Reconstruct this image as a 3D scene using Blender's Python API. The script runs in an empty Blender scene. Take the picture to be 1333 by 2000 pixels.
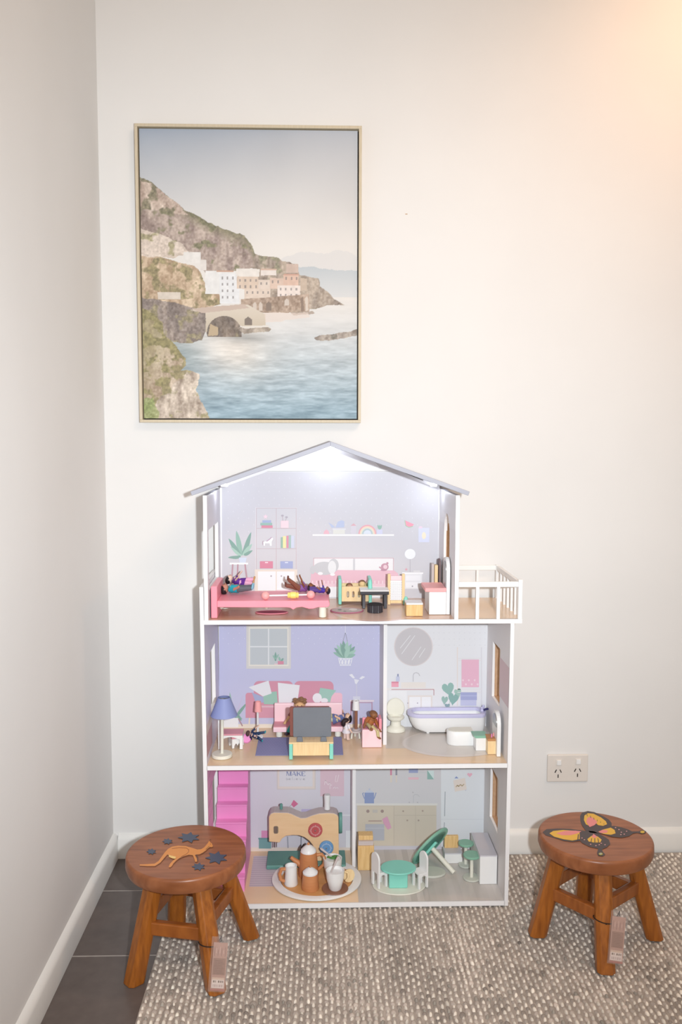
import bpy, math, random
import numpy as np
from mathutils import Vector, Matrix
random.seed(7); rng = np.random.default_rng(7)
SC = bpy.context.scene; COL = SC.collection
# ------------------------------------------------------------------ camera (solved from the photograph)
CF, CYAW, CPITCH, CROLL, CD, CH = 1703.43, 0.0277, 0.08714, 0.00154, 2.37581, 1.17943
cy, sy, cp, sp = math.cos(CYAW), math.sin(CYAW), math.cos(CPITCH), math.sin(CPITCH)
FWD = np.array([sy*cp, cy*cp, -sp]); R0 = np.array([cy, -sy, 0.0]); U0 = np.cross(R0, FWD)
RGT = math.cos(CROLL)*R0 + math.sin(CROLL)*U0; UP = -math.sin(CROLL)*R0 + math.cos(CROLL)*U0
EYE = np.array([0.0, -CD, CH])
cam = bpy.data.cameras.new('camera'); co = bpy.data.objects.new('camera', cam); COL.objects.link(co)
cam.sensor_fit = 'HORIZONTAL'; cam.sensor_width = 36; cam.lens = 36*CF/1333; cam.clip_start = .05
mw = Matrix.Identity(4)
for i in range(3):
    mw[i][0], mw[i][1], mw[i][2], mw[i][3] = RGT[i], UP[i], -FWD[i], EYE[i]
co.matrix_world = mw; SC.camera = co
# ------------------------------------------------------------------ light and exposure
SC.view_settings.view_transform = 'Standard'; SC.view_settings.look = 'None'
SC.view_settings.gamma = 1; SC.view_settings.exposure = 0.0; SC.view_settings.use_curve_mapping = False
wd = bpy.data.worlds.new('World'); SC.world = wd; wd.use_nodes = True
wd.node_tree.nodes['Background'].inputs[0].default_value = (1.0, .93, .86, 1)
wd.node_tree.nodes['Background'].inputs[1].default_value = .40
def light(name, kind, loc, power, col, size=.05, target=None, angle=None, blend=1):
    l = bpy.data.lights.new(name, kind); l.energy = power; l.color = col
    if kind == 'SPOT': l.spot_size = math.radians(angle); l.spot_blend = blend; l.shadow_soft_size = size
    elif kind == 'POINT': l.shadow_soft_size = size
    else: l.size = size
    o = bpy.data.objects.new(name, l); COL.objects.link(o); o.location = loc
    if target is not None:
        o.rotation_euler = (Vector(target)-Vector(loc)).to_track_quat('-Z', 'Y').to_euler()
    return o
light('camera_flash', 'SPOT', (.14, -2.40, 1.22), 168, (.90, .96, 1.0), .02, (-.05, 0, .98), 88, 1.0)
light('ceiling_downlight', 'SPOT', (1.24, -.50, 2.66), 27, (1.0, .58, .32), .05, (1.06, -.02, 1.55), 124, 1)
light('warm_fill', 'AREA', (.8, -2.2, 2.66), 23, (1.0, .76, .56), .8, (.3, -.2, 1.6))  # unseen area light, added to spread warmth over the upper wall
# ------------------------------------------------------------------ helpers
def lin(c):
    if isinstance(c, str): c = tuple(int(c[i:i+2], 16) for i in (0, 2, 4))
    return tuple((v/255/12.92 if v/255 <= .04045 else ((v/255+.055)/1.055)**2.4) for v in c)
def ray(px, py): return FWD + RGT*((px-666.5)/CF) - UP*((py-1000)/CF)
def W(px, py, y):                      # where a sight line meets the vertical plane at depth y
    d = ray(px, py); return EYE + d*((y+CD)/d[1])
def G(px, py, z):                      # where a sight line meets the horizontal plane at height z
    d = ray(px, py); return EYE + d*((z-CH)/d[2])
def S(y): return (y+CD)/CF             # metres in one pixel of the photograph at depth y
class MB:
    def __init__(s): s.v = []; s.f = []; s.c = []
    def add(s, vs, fs, M=None, col=None):
        n = len(s.v)
        s.v += [tuple(M @ Vector(v)) if M is not None else tuple(v) for v in vs]
        s.f += [tuple(i+n for i in f) for f in fs]; s.c += [col]*len(fs); return s
    def hexa(s, p, M=None, col=None):  # 8 points: bottom ring then top ring, counter-clockwise from above
        return s.add(p, [(3,2,1,0), (4,5,6,7), (0,1,5,4), (1,2,6,5), (2,3,7,6), (3,0,4,7)], M, col)
    def box(s, x0, x1, y0, y1, z0, z1, M=None, col=None):
        return s.hexa([(x0,y0,z0),(x1,y0,z0),(x1,y1,z0),(x0,y1,z0),(x0,y0,z1),(x1,y0,z1),(x1,y1,z1),(x0,y1,z1)], M, col)
    def prism(s, poly, ax, a, b, M=None, col=None):
        def p3(u, v, w): return {'z': (u, v, w), 'y': (u, w, v), 'x': (w, u, v)}[ax]
        n = len(poly); vs = [p3(u, v, a) for u, v in poly]+[p3(u, v, b) for u, v in poly]
        fs = [tuple(range(n-1, -1, -1)), tuple(range(n, 2*n))]+[(i, (i+1) % n, n+(i+1) % n, n+i) for i in range(n)]
        area = sum(poly[i][0]*poly[(i+1) % n][1]-poly[(i+1) % n][0]*poly[i][1] for i in range(n))
        if (area < 0) != (ax == 'y'): fs = [f[::-1] for f in fs]
        if b < a: fs = [f[::-1] for f in fs]
        return s.add(vs, fs, M, col)
    def lathe(s, prof, n=24, M=None, col=None, sx=1, sy=1):
        vs = []; fs = []
        for r, z in prof:
            vs += [(sx*r*math.cos(2*math.pi*i/n), sy*r*math.sin(2*math.pi*i/n), z) for i in range(n)]
        for k in range(len(prof)-1):
            for i in range(n):
                j = (i+1) % n; fs.append((k*n+i, k*n+j, (k+1)*n+j, (k+1)*n+i))
        if prof[0][0] > 1e-6: fs.append(tuple(range(n-1, -1, -1)))
        if prof[-1][0] > 1e-6: fs.append(tuple(range((len(prof)-1)*n, len(prof)*n)))
        return s.add(vs, fs, M, col)
    def tube(s, pts, rad, n=10, col=None, M=None, closed=False):
        pts = [Vector(p) for p in pts]; m = len(pts)
        if not hasattr(rad, '__len__'): rad = [rad]*m
        vs = []; up = None
        for k in range(m):
            if closed: t = pts[(k+1) % m]-pts[k-1]
            else: t = pts[min(k+1, m-1)]-pts[max(k-1, 0)]
            t.normalize()
            if up is None: up = t.orthogonal()
            a = (up-t*up.dot(t)); a = a.normalized() if a.length > 1e-6 else t.orthogonal().normalized(); up = a
            b = t.cross(a)
            vs += [tuple(pts[k]+(a*math.cos(2*math.pi*i/n)+b*math.sin(2*math.pi*i/n))*rad[k]) for i in range(n)]
        fs = [(k*n+i, k*n+(i+1) % n, ((k+1) % m)*n+(i+1) % n, ((k+1) % m)*n+i) for k in range(m if closed else m-1) for i in range(n)]
        if not closed: fs += [tuple(range(n-1, -1, -1)), tuple(range((m-1)*n, m*n))]
        return s.add(vs, fs, M, col)
    def ball(s, c, r, n=14, m=9, M=None, col=None):
        if not hasattr(r, '__len__'): r = (r, r, r)
        vs = [(c[0], c[1], c[2]-r[2])]
        for k in range(1, m):
            a = -math.pi/2+math.pi*k/m
            vs += [(c[0]+r[0]*math.cos(a)*math.cos(2*math.pi*i/n), c[1]+r[1]*math.cos(a)*math.sin(2*math.pi*i/n), c[2]+r[2]*math.sin(a)) for i in range(n)]
        vs.append((c[0], c[1], c[2]+r[2])); fs = []
        for i in range(n):
            j = (i+1) % n; fs.append((0, 1+j, 1+i)); fs.append((len(vs)-1, 1+(m-2)*n+i, 1+(m-2)*n+j))
            for k in range(m-2): fs.append((1+k*n+i, 1+k*n+j, 1+(k+1)*n+j, 1+(k+1)*n+i))
        return s.add(vs, fs, M, col)
    def build(s, name, m, parent=None, smooth=False, bevel=0, seg=2):
        me = bpy.data.meshes.new(name); off = root_loc(parent)
        me.from_pydata([(x-off[0], y-off[1], z-off[2]) for x, y, z in s.v], [], s.f)
        if any(c is not None for c in s.c):
            at = me.color_attributes.new('Col', 'FLOAT_COLOR', 'CORNER'); buf = np.ones((len(me.loops), 4), np.float32); k = 0
            for p, c in zip(me.polygons, s.c):
                if c is not None: buf[p.loop_start:p.loop_start+p.loop_total, :3] = lin(c)
            at.data.foreach_set('color', buf.ravel())
        if smooth:
            me.polygons.foreach_set('use_smooth', [True]*len(me.polygons))
            me.set_sharp_from_angle(angle=math.radians(40))
        me.materials.append(m); o = bpy.data.objects.new(name, me); COL.objects.link(o)
        if parent is not None: o.parent = parent
        if bevel:
            b = o.modifiers.new('edge', 'BEVEL'); b.width = bevel; b.segments = seg; b.limit_method = 'ANGLE'
        return o
def root_loc(p):
    l = Vector((0, 0, 0))
    while p is not None: l = l+Vector(p.location); p = p.parent
    return l
def thing(name, label, cat, loc=(0, 0, 0), group=None):
    o = bpy.data.objects.new(name, None); COL.objects.link(o); o.location = tuple(float(v) for v in loc); o.empty_display_size = .02
    o['label'] = label; o['category'] = cat
    if group: o['group'] = group
    return o
def tag(o, label, cat, group=None):
    o['label'] = label; o['category'] = cat
    if group: o['group'] = group
    return o
def copy_tree(o, delta, label, parent=None, group=None):
    c = o.copy(); COL.objects.link(c)
    if parent is None: c.location = Vector(o.location)+Vector(delta); c['label'] = label
    else: c.parent = parent
    for ch in [x for x in o.children]: copy_tree(ch, delta, label, c)
    return c
def basis(loc, xa, ya, za):
    M = Matrix.Identity(4)
    for i in range(3): M[i][0], M[i][1], M[i][2], M[i][3] = xa[i], ya[i], za[i], loc[i]
    return M
def rotz(a, loc=(0, 0, 0)): return Matrix.Translation(Vector([float(v) for v in loc])) @ Matrix.Rotation(a, 4, 'Z')
def along(p, d):                       # z axis of a part along direction d
    return Matrix.Translation(Vector([float(v) for v in p])) @ Vector(d).to_track_quat('Z', 'Y').to_matrix().to_4x4()
# ------------------------------------------------------------------ materials
MATS = {}
def mat(name, c, rough=.45, c2=None, scale=40, stretch=(1, 1, 1), bump=0, spec=.35, vcol=False, emit=0, mix=.5, metal=0, detail=3):
    if name in MATS: return MATS[name]
    m = bpy.data.materials.new(name); m.use_nodes = True; nt = m.node_tree; b = nt.nodes['Principled BSDF']
    b.inputs['Roughness'].default_value = rough; b.inputs['Specular IOR Level'].default_value = spec; b.inputs['Metallic'].default_value = metal
    if vcol:
        a = nt.nodes.new('ShaderNodeVertexColor'); a.layer_name = 'Col'; nt.links.new(a.outputs[0], b.inputs['Base Color'])
    else:
        b.inputs['Base Color'].default_value = (*lin(c), 1)
    if emit:
        b.inputs['Emission Color'].default_value = (*lin(c), 1); b.inputs['Emission Strength'].default_value = emit
    if c2 or bump:
        tc = nt.nodes.new('ShaderNodeTexCoord'); mp = nt.nodes.new('ShaderNodeMapping'); mp.inputs['Scale'].default_value = stretch
        nz = nt.nodes.new('ShaderNodeTexNoise'); nz.inputs['Scale'].default_value = scale; nz.inputs['Detail'].default_value = detail
        nt.links.new(tc.outputs['Object'], mp.inputs[0]); nt.links.new(mp.outputs[0], nz.inputs['Vector'])
        if c2:
            r = nt.nodes.new('ShaderNodeValToRGB'); r.color_ramp.elements[0].position = .5-mix/2; r.color_ramp.elements[1].position = .5+mix/2
            r.color_ramp.elements[0].color = (*lin(c2), 1); r.color_ramp.elements[1].color = (*lin(c), 1)
            nt.links.new(nz.outputs[0], r.inputs[0]); nt.links.new(r.outputs[0], b.inputs['Base Color'])
        if bump:
            bp = nt.nodes.new('ShaderNodeBump'); bp.inputs['Strength'].default_value = bump; bp.inputs['Distance'].default_value = .002
            nt.links.new(nz.outputs[0], bp.inputs['Height']); nt.links.new(bp.outputs[0], b.inputs['Normal'])
    MATS[name] = m; return m
WALL = mat('wall_paint', (230, 229, 228), .75, c2=(226, 225, 224), scale=3, bump=.02, spec=.2)
SKIRT = mat('skirting_paint', (236, 236, 233), .35, c2=(230, 230, 228), scale=12, spec=.4)
CEIL = mat('ceiling_paint', (240, 238, 235), .8, c2=(236, 234, 231), scale=4)
TILE = mat('floor_tile', (106, 96, 92), .38, c2=(94, 85, 81), scale=30, bump=.03)
GROUT = mat('grout', (186, 179, 173), .8, c2=(172, 165, 160), scale=80)
WHITE = mat('white_board', (240, 239, 240), .4, c2=(235, 234, 236), scale=9)
MDF = mat('raw_board_edge', (196, 160, 128), .7, c2=(180, 145, 115), scale=120)
ROOF = mat('roof_board', (176, 178, 190), .5, c2=(168, 170, 183), scale=14)
PRINT = mat('flat_print', (255, 255, 255), .42, vcol=True, spec=.3)
FPRINT = mat('floor_print', (255, 255, 255), .22, vcol=True, spec=.45)
INK = mat('canvas_print', (255, 255, 255), .7, vcol=True, spec=.15)
FRAMEW = mat('oak_frame', (208, 196, 174), .5, c2=(196, 182, 156), scale=25, stretch=(8, 8, 1))
STOOLW = mat('stool_wood', (168, 98, 42), .33, c2=(124, 66, 24), scale=16, stretch=(1, 7, 1), spec=.5, mix=.6, bump=.04)
SEATW = mat('stool_seat_wood', (164, 102, 64), .36, c2=(120, 68, 38), scale=9, stretch=(1.2, 9, 3), spec=.5, mix=.55, bump=.03)
LEGW = mat('stool_leg_wood', (178, 106, 38), .32, c2=(126, 68, 20), scale=14, stretch=(9, 9, 1), spec=.5, mix=.6, bump=.04)
PINE = mat('pine', (240, 214, 168), .5, c2=(230, 198, 148), scale=22, stretch=(9, 1, 1))
PINEV = mat('pine_upright', (236, 202, 146), .5, c2=(214, 172, 112), scale=22, stretch=(12, 12, 1))
CREAM = mat('cream_paint', (232, 230, 218), .4, c2=(227, 225, 212), scale=20)
TOYW = mat('toy_white', (238, 238, 238), .35, c2=(233, 233, 233), scale=20)
PINK = mat('toy_pink', (248, 158, 174), .38, c2=(243, 150, 166), scale=18)
PALEPINK = mat('toy_pale_pink', (249, 214, 221), .4, c2=(246, 208, 215), scale=18)
ROSE = mat('toy_rose', (222, 154, 168), .45, c2=(215, 145, 159), scale=18)
SALMON = mat('toy_salmon', (247, 176, 176), .4, c2=(241, 168, 168), scale=18)
MINT = mat('toy_mint', (142, 218, 202), .4, c2=(134, 210, 194), scale=18)
SAGE = mat('toy_sage', (140, 188, 166), .4, c2=(132, 180, 158), scale=18)
TEAL = mat('toy_teal', (104, 154, 146), .45, c2=(96, 146, 138), scale=18)
BLACK = mat('toy_black', (58, 56, 62), .4, c2=(52, 50, 56), scale=18)
GREYD = mat('toy_charcoal', (122, 126, 134), .5, c2=(116, 120, 128), scale=18)
GREYL = mat('toy_grey', (204, 202, 210), .45, c2=(198, 196, 204), scale=18)
TAUPE = mat('toy_taupe', (206, 194, 192), .45, c2=(199, 187, 185), scale=18)
LILAC = mat('toy_lilac', (204, 202, 232), .4, c2=(198, 196, 228), scale=18)
BLUESH = mat('toy_blue_shade', (142, 152, 200), .55, c2=(135, 145, 194), scale=18)
BROWN = mat('toy_brown', (150, 104, 82), .5, c2=(140, 95, 74), scale=18)
TERRA = mat('toy_terracotta', (206, 142, 96), .42, c2=(196, 130, 84), scale=30, stretch=(1, 1, 6))
YELLOW = mat('toy_yellow', (250, 224, 130), .4, c2=(246, 216, 118), scale=18)
MAGENTA = mat('stair_pink', (238, 150, 206), .4, c2=(233, 143, 201), scale=14)
CRIMSON = mat('dial_red', (190, 92, 96), .45, c2=(182, 84, 88), scale=18)
DIALB = mat('dial_blue', (110, 158, 205), .45, c2=(102, 150, 198), scale=18)
METAL = mat('brushed_metal', (170, 172, 172), .3, c2=(150, 152, 152), scale=60, metal=.8)
PLASTIC = mat('outlet_plastic', (226, 219, 212), .35, c2=(222, 215, 208), scale=20)
DARK = mat('dark_slot', (60, 52, 48), .8, c2=(50, 44, 40), scale=20)
STRING = mat('black_string', (30, 24, 22), .8, c2=(40, 32, 28), scale=200)
TAGM = mat('tag_card', (255, 255, 255), .4, vcol=True, spec=.4)
SOCLE = mat('led_diffuser', (235, 242, 255), .4, emit=5)
def glassy(name, c, alpha):
    m = mat(name, c, .15, spec=.6); m.node_tree.nodes['Principled BSDF'].inputs['Alpha'].default_value = alpha; return m
SLEEVE = glassy('clear_sleeve', (225, 215, 212), .16)
INLAY = mat('painted_inlay', (255, 255, 255), .38, vcol=True, spec=.5)
def struct(o): o['kind'] = 'structure'; return o
# ------------------------------------------------------------------ room shell
XL, RX = -.572, 1.9
struct(MB().box(XL-.1, RX+.1, 0, .1, -.1, 2.7).build('wall_back', WALL))
struct(MB().box(XL-.1, XL, -3.2, 0, -.1, 2.7).build('wall_left', WALL))
struct(MB().box(XL-.1, RX+.1, -3.2, .1, 2.7, 2.8).build('ceiling', CEIL))
fl = struct(MB().box(XL-.1, RX+.1, -3.2, .1, -.1, -.0007).build('floor', GROUT))
tile_me = None
ys = [G(190, 1740, 0)[1]-.286*k+.286 for k in range(11)]
for yy in ys:
    for k in range(5):
        x0 = XL+.018+.50*k-.12; x1 = x0+.496; y1 = min(yy-.002, -.001); y0 = yy-.284
        x0 = max(x0, XL+.001); x1 = min(x1, RX)
        o = MB().box(x0, x1, y0, y1, -.02, 0).build('tile', TILE, fl, bevel=.0008, seg=1)
prof = [(0, 0), (.015, 0), (.015, .052), (.012, .060), (.006, .066), (0, .0685)]
struct(MB().prism([(XL+a, z) for a, z in prof], 'y', -3.2, -.0005).build('baseboard_left', SKIRT, smooth=True))
struct(MB().prism([(-a, z) for a, z in prof], 'x', XL+.0152, RX).build('baseboard_back', SKIRT, smooth=True))
sc0 = W(795, 418, 0)
MB().box(sc0[0]-.004, sc0[0]+.002, -.0006, -.0001, sc0[2]-.0012, sc0[2]+.0008).build('scuff_mark', MDF, bpy.data.objects['wall_back'])
# ------------------------------------------------------------------ woven rug
def noise2(u, v, seed=0, octv=4):      # value noise on numpy arrays
    out = np.zeros_like(u, dtype=float); amp = 1; tot = 0
    for k in range(octv):
        r = np.random.default_rng(seed+k*17); n = 64; L = r.random((n, n))
        x, y = u*2**k, v*2**k; xi, yi = np.floor(x).astype(int), np.floor(y).astype(int); fx, fy = x-xi, y-yi
        fx, fy = fx*fx*(3-2*fx), fy*fy*(3-2*fy); a, b, c, d = L[xi % n, yi % n], L[(xi+1) % n, yi % n], L[xi % n, (yi+1) % n], L[(xi+1) % n, (yi+1) % n]
        out += amp*((a*(1-fx)+b*fx)*(1-fy)+(c*(1-fx)+d*fx)*fy); tot += amp; amp *= .5
    return out/tot
RUGX0, RUGX1, RUGY0, RUGY1 = -.366, 1.45, -1.35, -.022
def sstep(a, b, x): t = np.clip((x-a)/(b-a), 0, 1); return t*t*(3-2*t)
def rug_rise(x, y): return .0*sstep(.50, 1.0, x)*sstep(-.34, -.03, y)
def make_mesh(name, V, F, colors, m, parent=None, smooth=True):
    me = bpy.data.meshes.new(name); k = F.shape[1]
    me.vertices.add(len(V)); me.vertices.foreach_set('co', V.astype(np.float32).ravel())
    me.loops.add(F.size); me.loops.foreach_set('vertex_index', F.astype(np.int32).ravel())
    me.polygons.add(len(F)); me.polygons.foreach_set('loop_start', np.arange(0, F.size, k, dtype=np.int32)); me.polygons.foreach_set('loop_total', np.full(len(F), k, np.int32))
    me.update(calc_edges=True)
    if smooth: me.polygons.foreach_set('use_smooth', [True]*len(F))
    if colors is not None:
        a = me.color_attributes.new('Col', 'FLOAT_COLOR', 'POINT'); buf = np.ones((len(V), 4), np.float32); buf[:, :3] = colors; a.data.foreach_set('color', buf.ravel())
    me.materials.append(m); o = bpy.data.objects.new(name, me); COL.objects.link(o)
    if parent is not None: o.parent = parent
    return o
def linarr(c): c = np.asarray(c, float)/255; return np.where(c <= .04045, c/12.92, ((c+.055)/1.055)**2.4)
WOOL = mat('wool_yarn', (255, 255, 255), .95, vcol=True, spec=.05)
rug = thing('woven_rug', 'thick woven rug in taupe and cream wool under the dollhouse', 'rug', (0, 0, 0))
nx, ny = 120, 80
gx, gy = np.meshgrid(np.linspace(RUGX0, RUGX1, nx), np.linspace(RUGY0, RUGY1, ny)); gz = .0030+rug_rise(gx, gy)
V = np.stack([gx.ravel(), gy.ravel(), gz.ravel()], 1); I = np.arange(nx*ny).reshape(ny, nx)
F = np.stack([I[:-1, :-1].ravel(), I[:-1, 1:].ravel(), I[1:, 1:].ravel(), I[1:, :-1].ravel()], 1)
nb = noise2(gx.ravel()*50, gy.ravel()*50, 3)
make_mesh('rug_backing', V, F, linarr(np.outer(.8+.4*nb, (166, 156, 148))), WOOL, rug)
px_, py_ = .0126, .0225
cx = np.arange(RUGX0+.006, RUGX1-.005, px_); cyy = np.arange(RUGY0+.01, RUGY1-.01, py_)
A, B = np.meshgrid(cx, cyy); B = B+(np.arange(len(cx)) % 2)[None, :]*py_/2; A, B = A.ravel(), B.ravel()
keep = B < RUGY1-.006; A, B = A[keep], B[keep]; N = len(A)
A = A+rng.normal(0, .0008, N); B = B+rng.normal(0, .0016, N)
ring = [(0, 0, 1.0)]; nseg = 8
for rr, zz in ((.55, .80), (.9, .35), (1.0, -.25)):
    ring += [(rr*math.cos(2*math.pi*i/nseg), rr*math.sin(2*math.pi*i/nseg), zz) for i in range(nseg)]
ring = np.array(ring); tri = []
for i in range(nseg):
    j = (i+1) % nseg; tri.append((0, 1+i, 1+j))
    for k in range(2):
        a, b, c, d = 1+k*nseg+i, 1+k*nseg+j, 1+(k+1)*nseg+j, 1+(k+1)*nseg+i; tri += [(a, d, c), (a, c, b)]
tri = np.array(tri)
def nubs(A, B, rx, ry, hz, z0, cols, name):
    N = len(A); sc = 1+rng.normal(0, .13, (N, 1)); th = rng.normal(0, .18, N)
    X = ring[None, :, 0]*rx*sc; Y = ring[None, :, 1]*ry*sc
    Vx = A[:, None]+X*np.cos(th)[:, None]-Y*np.sin(th)[:, None]; Vy = B[:, None]+X*np.sin(th)[:, None]+Y*np.cos(th)[:, None]
    Vz = z0+ring[None, :, 2]*hz*np.minimum(sc, 1)+rug_rise(A, B)[:, None]
    VV = np.stack([Vx, Vy, Vz], -1).reshape(-1, 3); FF = (tri[None]+(np.arange(N)*len(ring))[:, None, None]).reshape(-1, 3)
    o = make_mesh(name, VV, FF, np.repeat(linarr(cols), len(ring), 0), WOOL, rug); o['kind'] = 'stuff'; return o
lo = noise2(A*9, B*2.5, 11, 2); tone = np.where(rng.random(N) < .07, .72, 1.0)*(.88+.16*lo+rng.normal(0, .045, N))
nubs(A, B, .0036, .0066, .0050, .0036, np.clip(tone[:, None]*np.array([232, 223, 211]), 40, 250), 'wool_loops')
A2, B2 = A, B+py_/2; k2 = B2 < RUGY1-.008; A2, B2 = A2[k2], B2[k2]; n2 = len(A2)
t2 = (.78+.4*noise2(A2*12, B2*4, 23, 2)+rng.normal(0, .07, n2))
nubs(A2, B2, .0054, .0082, .0034, .0030, np.clip(t2[:, None]*np.array([178, 168, 160]), 30, 250), 'wool_loops')
# ------------------------------------------------------------------ framed coastal print
PY = -.036
fx0, fx1 = W(267, 500, PY)[0], W(706.5, 500, PY)[0]; fz0, fz1 = W(480, 825.5, PY)[2], W(480, 243, PY)[2]
pic = thing('framed_print', 'framed coastal village photograph in thin pale oak frame on the wall', 'picture', ((fx0+fx1)/2, -.001, fz0))
t = .0075
for a, b, c, d in ((fx0, fx1, fz1-t, fz1), (fx0, fx1, fz0, fz0+t), (fx0, fx0+t, fz0+t, fz1-t), (fx1-t, fx1, fz0+t, fz1-t)):
    MB().box(a, b, PY, -.001, c, d).build('frame_rail', FRAMEW, pic, bevel=.0006, seg=1)
MB().box(fx0+t, fx1-t, -.012, -.001, fz0+t, fz1-t).build('frame_backing', DARK, pic)
g_ = .0035
cx0, cx1, cz0, cz1 = fx0+t+g_, fx1-t-g_, fz0+t+g_, fz1-t-g_
NW, NH = 430, 576
U, Vv = np.meshgrid(np.linspace(62, 1282, NW), np.linspace(1672, 48, NH)); U, Vv = U.ravel(), Vv.ravel()   # print's own coordinates
img = np.zeros((len(U), 3))
def fb(s, seed, o=5, sx=1.0, sy=1.0): return noise2(U/s*sx+7, Vv/s*sy+3, seed, o)
def lerp(a, b, t): t = np.asarray(t)[:, None]; return np.asarray(a, float)*(1-t)+np.asarray(b, float)*t
wob = (fb(40, 5)-.5); wob2 = (fb(40, 6)-.5)
def inside(poly, rough=0):
    x, y = U+wob*rough*2, Vv+wob2*rough*2; r = np.zeros(len(U), bool); n = len(poly)
    for i in range(n):
        x0, y0 = poly[i]; x1, y1 = poly[(i+1) % n]
        if y0 == y1: continue
        c = ((y0 > y) != (y1 > y)); r ^= c & (x < (x1-x0)*(y-y0)/(y1-y0)+x0)
    return r
def paint(poly, col, rough=0, a=1.0):
    k = inside(poly, rough); c = np.asarray(col, float); c = c[k] if c.ndim == 2 else c[None]; img[k] = img[k]*(1-a)+c*a
sk = np.clip((Vv-48)/650, 0, 1); left = np.clip(1-(U-62)/900, 0, 1)
top = lerp((172, 180, 194), (138, 156, 182), left); img[:] = top*(1-sk[:, None]**.62)+np.array((226, 221, 216))*sk[:, None]**.62
img += ((fb(420, 31, 3)-.5)*14)[:, None]
paint([(820, 775), (930, 730), (1010, 722), (1090, 735), (1150, 715), (1195, 708), (1290, 750), (1290, 830), (820, 830)], (213, 211, 211), 14, .75)
paint([(930, 800), (1040, 805), (1150, 825), (1290, 822), (1290, 990), (930, 990)], lerp((180, 190, 198), (206, 208, 210), np.clip((Vv-810)/160, 0, 1)), 12, .9)
sea_t = np.clip((Vv-975)/690, 0, 1); sea = lerp((226, 220, 214), (205, 208, 210), np.clip(sea_t*3, 0, 1)); sea = sea*(1-np.clip((sea_t-.3)*1.5, 0, 1)[:, None])+np.array((132, 164, 182))*np.clip((sea_t-.3)*1.5, 0, 1)[:, None]
glare = np.exp(-((U-560-(Vv-1200)*.25)/190)**2)*np.exp(-((Vv-1270)/150)**2); sea = sea+(np.array((228, 216, 202))-sea)*(glare*.8)[:, None]
shade = np.clip(1-(U-230)/220, 0, 1)*np.exp(-((Vv-1330)/110)**2); sea = sea+(np.array((112, 132, 136))-sea)*(shade*.85)[:, None]
dk = np.exp(-((U-640)/150)**2)*np.exp(-((Vv-1210)/28)**2); sea = sea+(np.array((140, 140, 138))-sea)*(dk*.7)[:, None]
rip = (fb(120, 41, 5, 1, 5)-.5)*np.clip((Vv-1000)/400, .1, 1); rip2 = (fb(46, 43, 4, 1, 5.5)-.5)*np.clip((Vv-1050)/350, .15, 1); sea += (rip*62+rip2*52)[:, None]
paint([(62, 975), (1290, 975), (1290, 1680), (62, 1680)], sea)
rock = fb(60, 51, 6, 1.6, .6); veg = fb(46, 61, 5)
def cliff(c0, c1, green, gth=.56, gm=None):
    c = lerp(c0, c1, np.clip((rock-.3)*2.4, 0, 1))+((fb(11, 91, 2)-.5)*58)[:, None]; g = np.clip((veg-gth)*9, 0, 1)
    if gm is not None: g = np.clip(g+gm, 0, 1)
    return c*(1-g[:, None])+(np.asarray(green, float)[None]*(.72+.66*fb(13, 71, 3))[:, None])*g[:, None]
paint([(690, 730), (745, 745), (840, 752), (860, 775), (935, 790), (955, 850), (1060, 872), (1075, 915), (1110, 945), (1150, 985), (1212, 1018), (1110, 1024), (1040, 1045), (690, 1060)], cliff((132, 116, 104), (186, 166, 146), (136, 130, 104)), 8)
ridge = [(40, 310), (110, 330), (165, 372), (228, 425), (300, 480), (372, 523), (440, 558), (520, 592), (590, 622), (640, 628), (676, 680), (702, 740), (690, 812), (590, 836), (420, 850), (380, 760), (300, 705), (40, 650)]
edge = np.interp(U, [62, 110, 165, 228, 300, 372, 440, 520, 590, 640, 676, 702], [315, 330, 372, 425, 480, 523, 558, 592, 622, 628, 680, 740])
paint(ridge, cliff((144, 122, 114), (190, 168, 154), (118, 114, 84), .60, np.clip(1-(Vv-edge)/70, 0, 1)*.9), 12)
paint([(40, 330), (140, 352), (220, 420), (300, 480), (330, 520), (180, 500), (40, 480)], cliff((176, 150, 134), (216, 194, 176), (124, 116, 90), .52), 14)
paint([(40, 590), (200, 640), (300, 690), (330, 740), (250, 760), (40, 760)], cliff((206, 186, 170), (226, 208, 192), (160, 150, 112), .6), 10)
paint([(40, 745), (180, 760), (360, 800), (400, 850), (432, 930), (500, 960), (530, 1010), (420, 1050), (310, 1060), (40, 1060)], cliff((176, 144, 112), (216, 188, 154), (140, 126, 86), .53), 12)
paint([(40, 980), (250, 1010), (420, 1060), (440, 1130), (400, 1220), (330, 1240), (240, 1235), (140, 1180), (40, 1100)], cliff((118, 104, 98), (160, 142, 130), (140, 128, 96), .58), 10)
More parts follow.
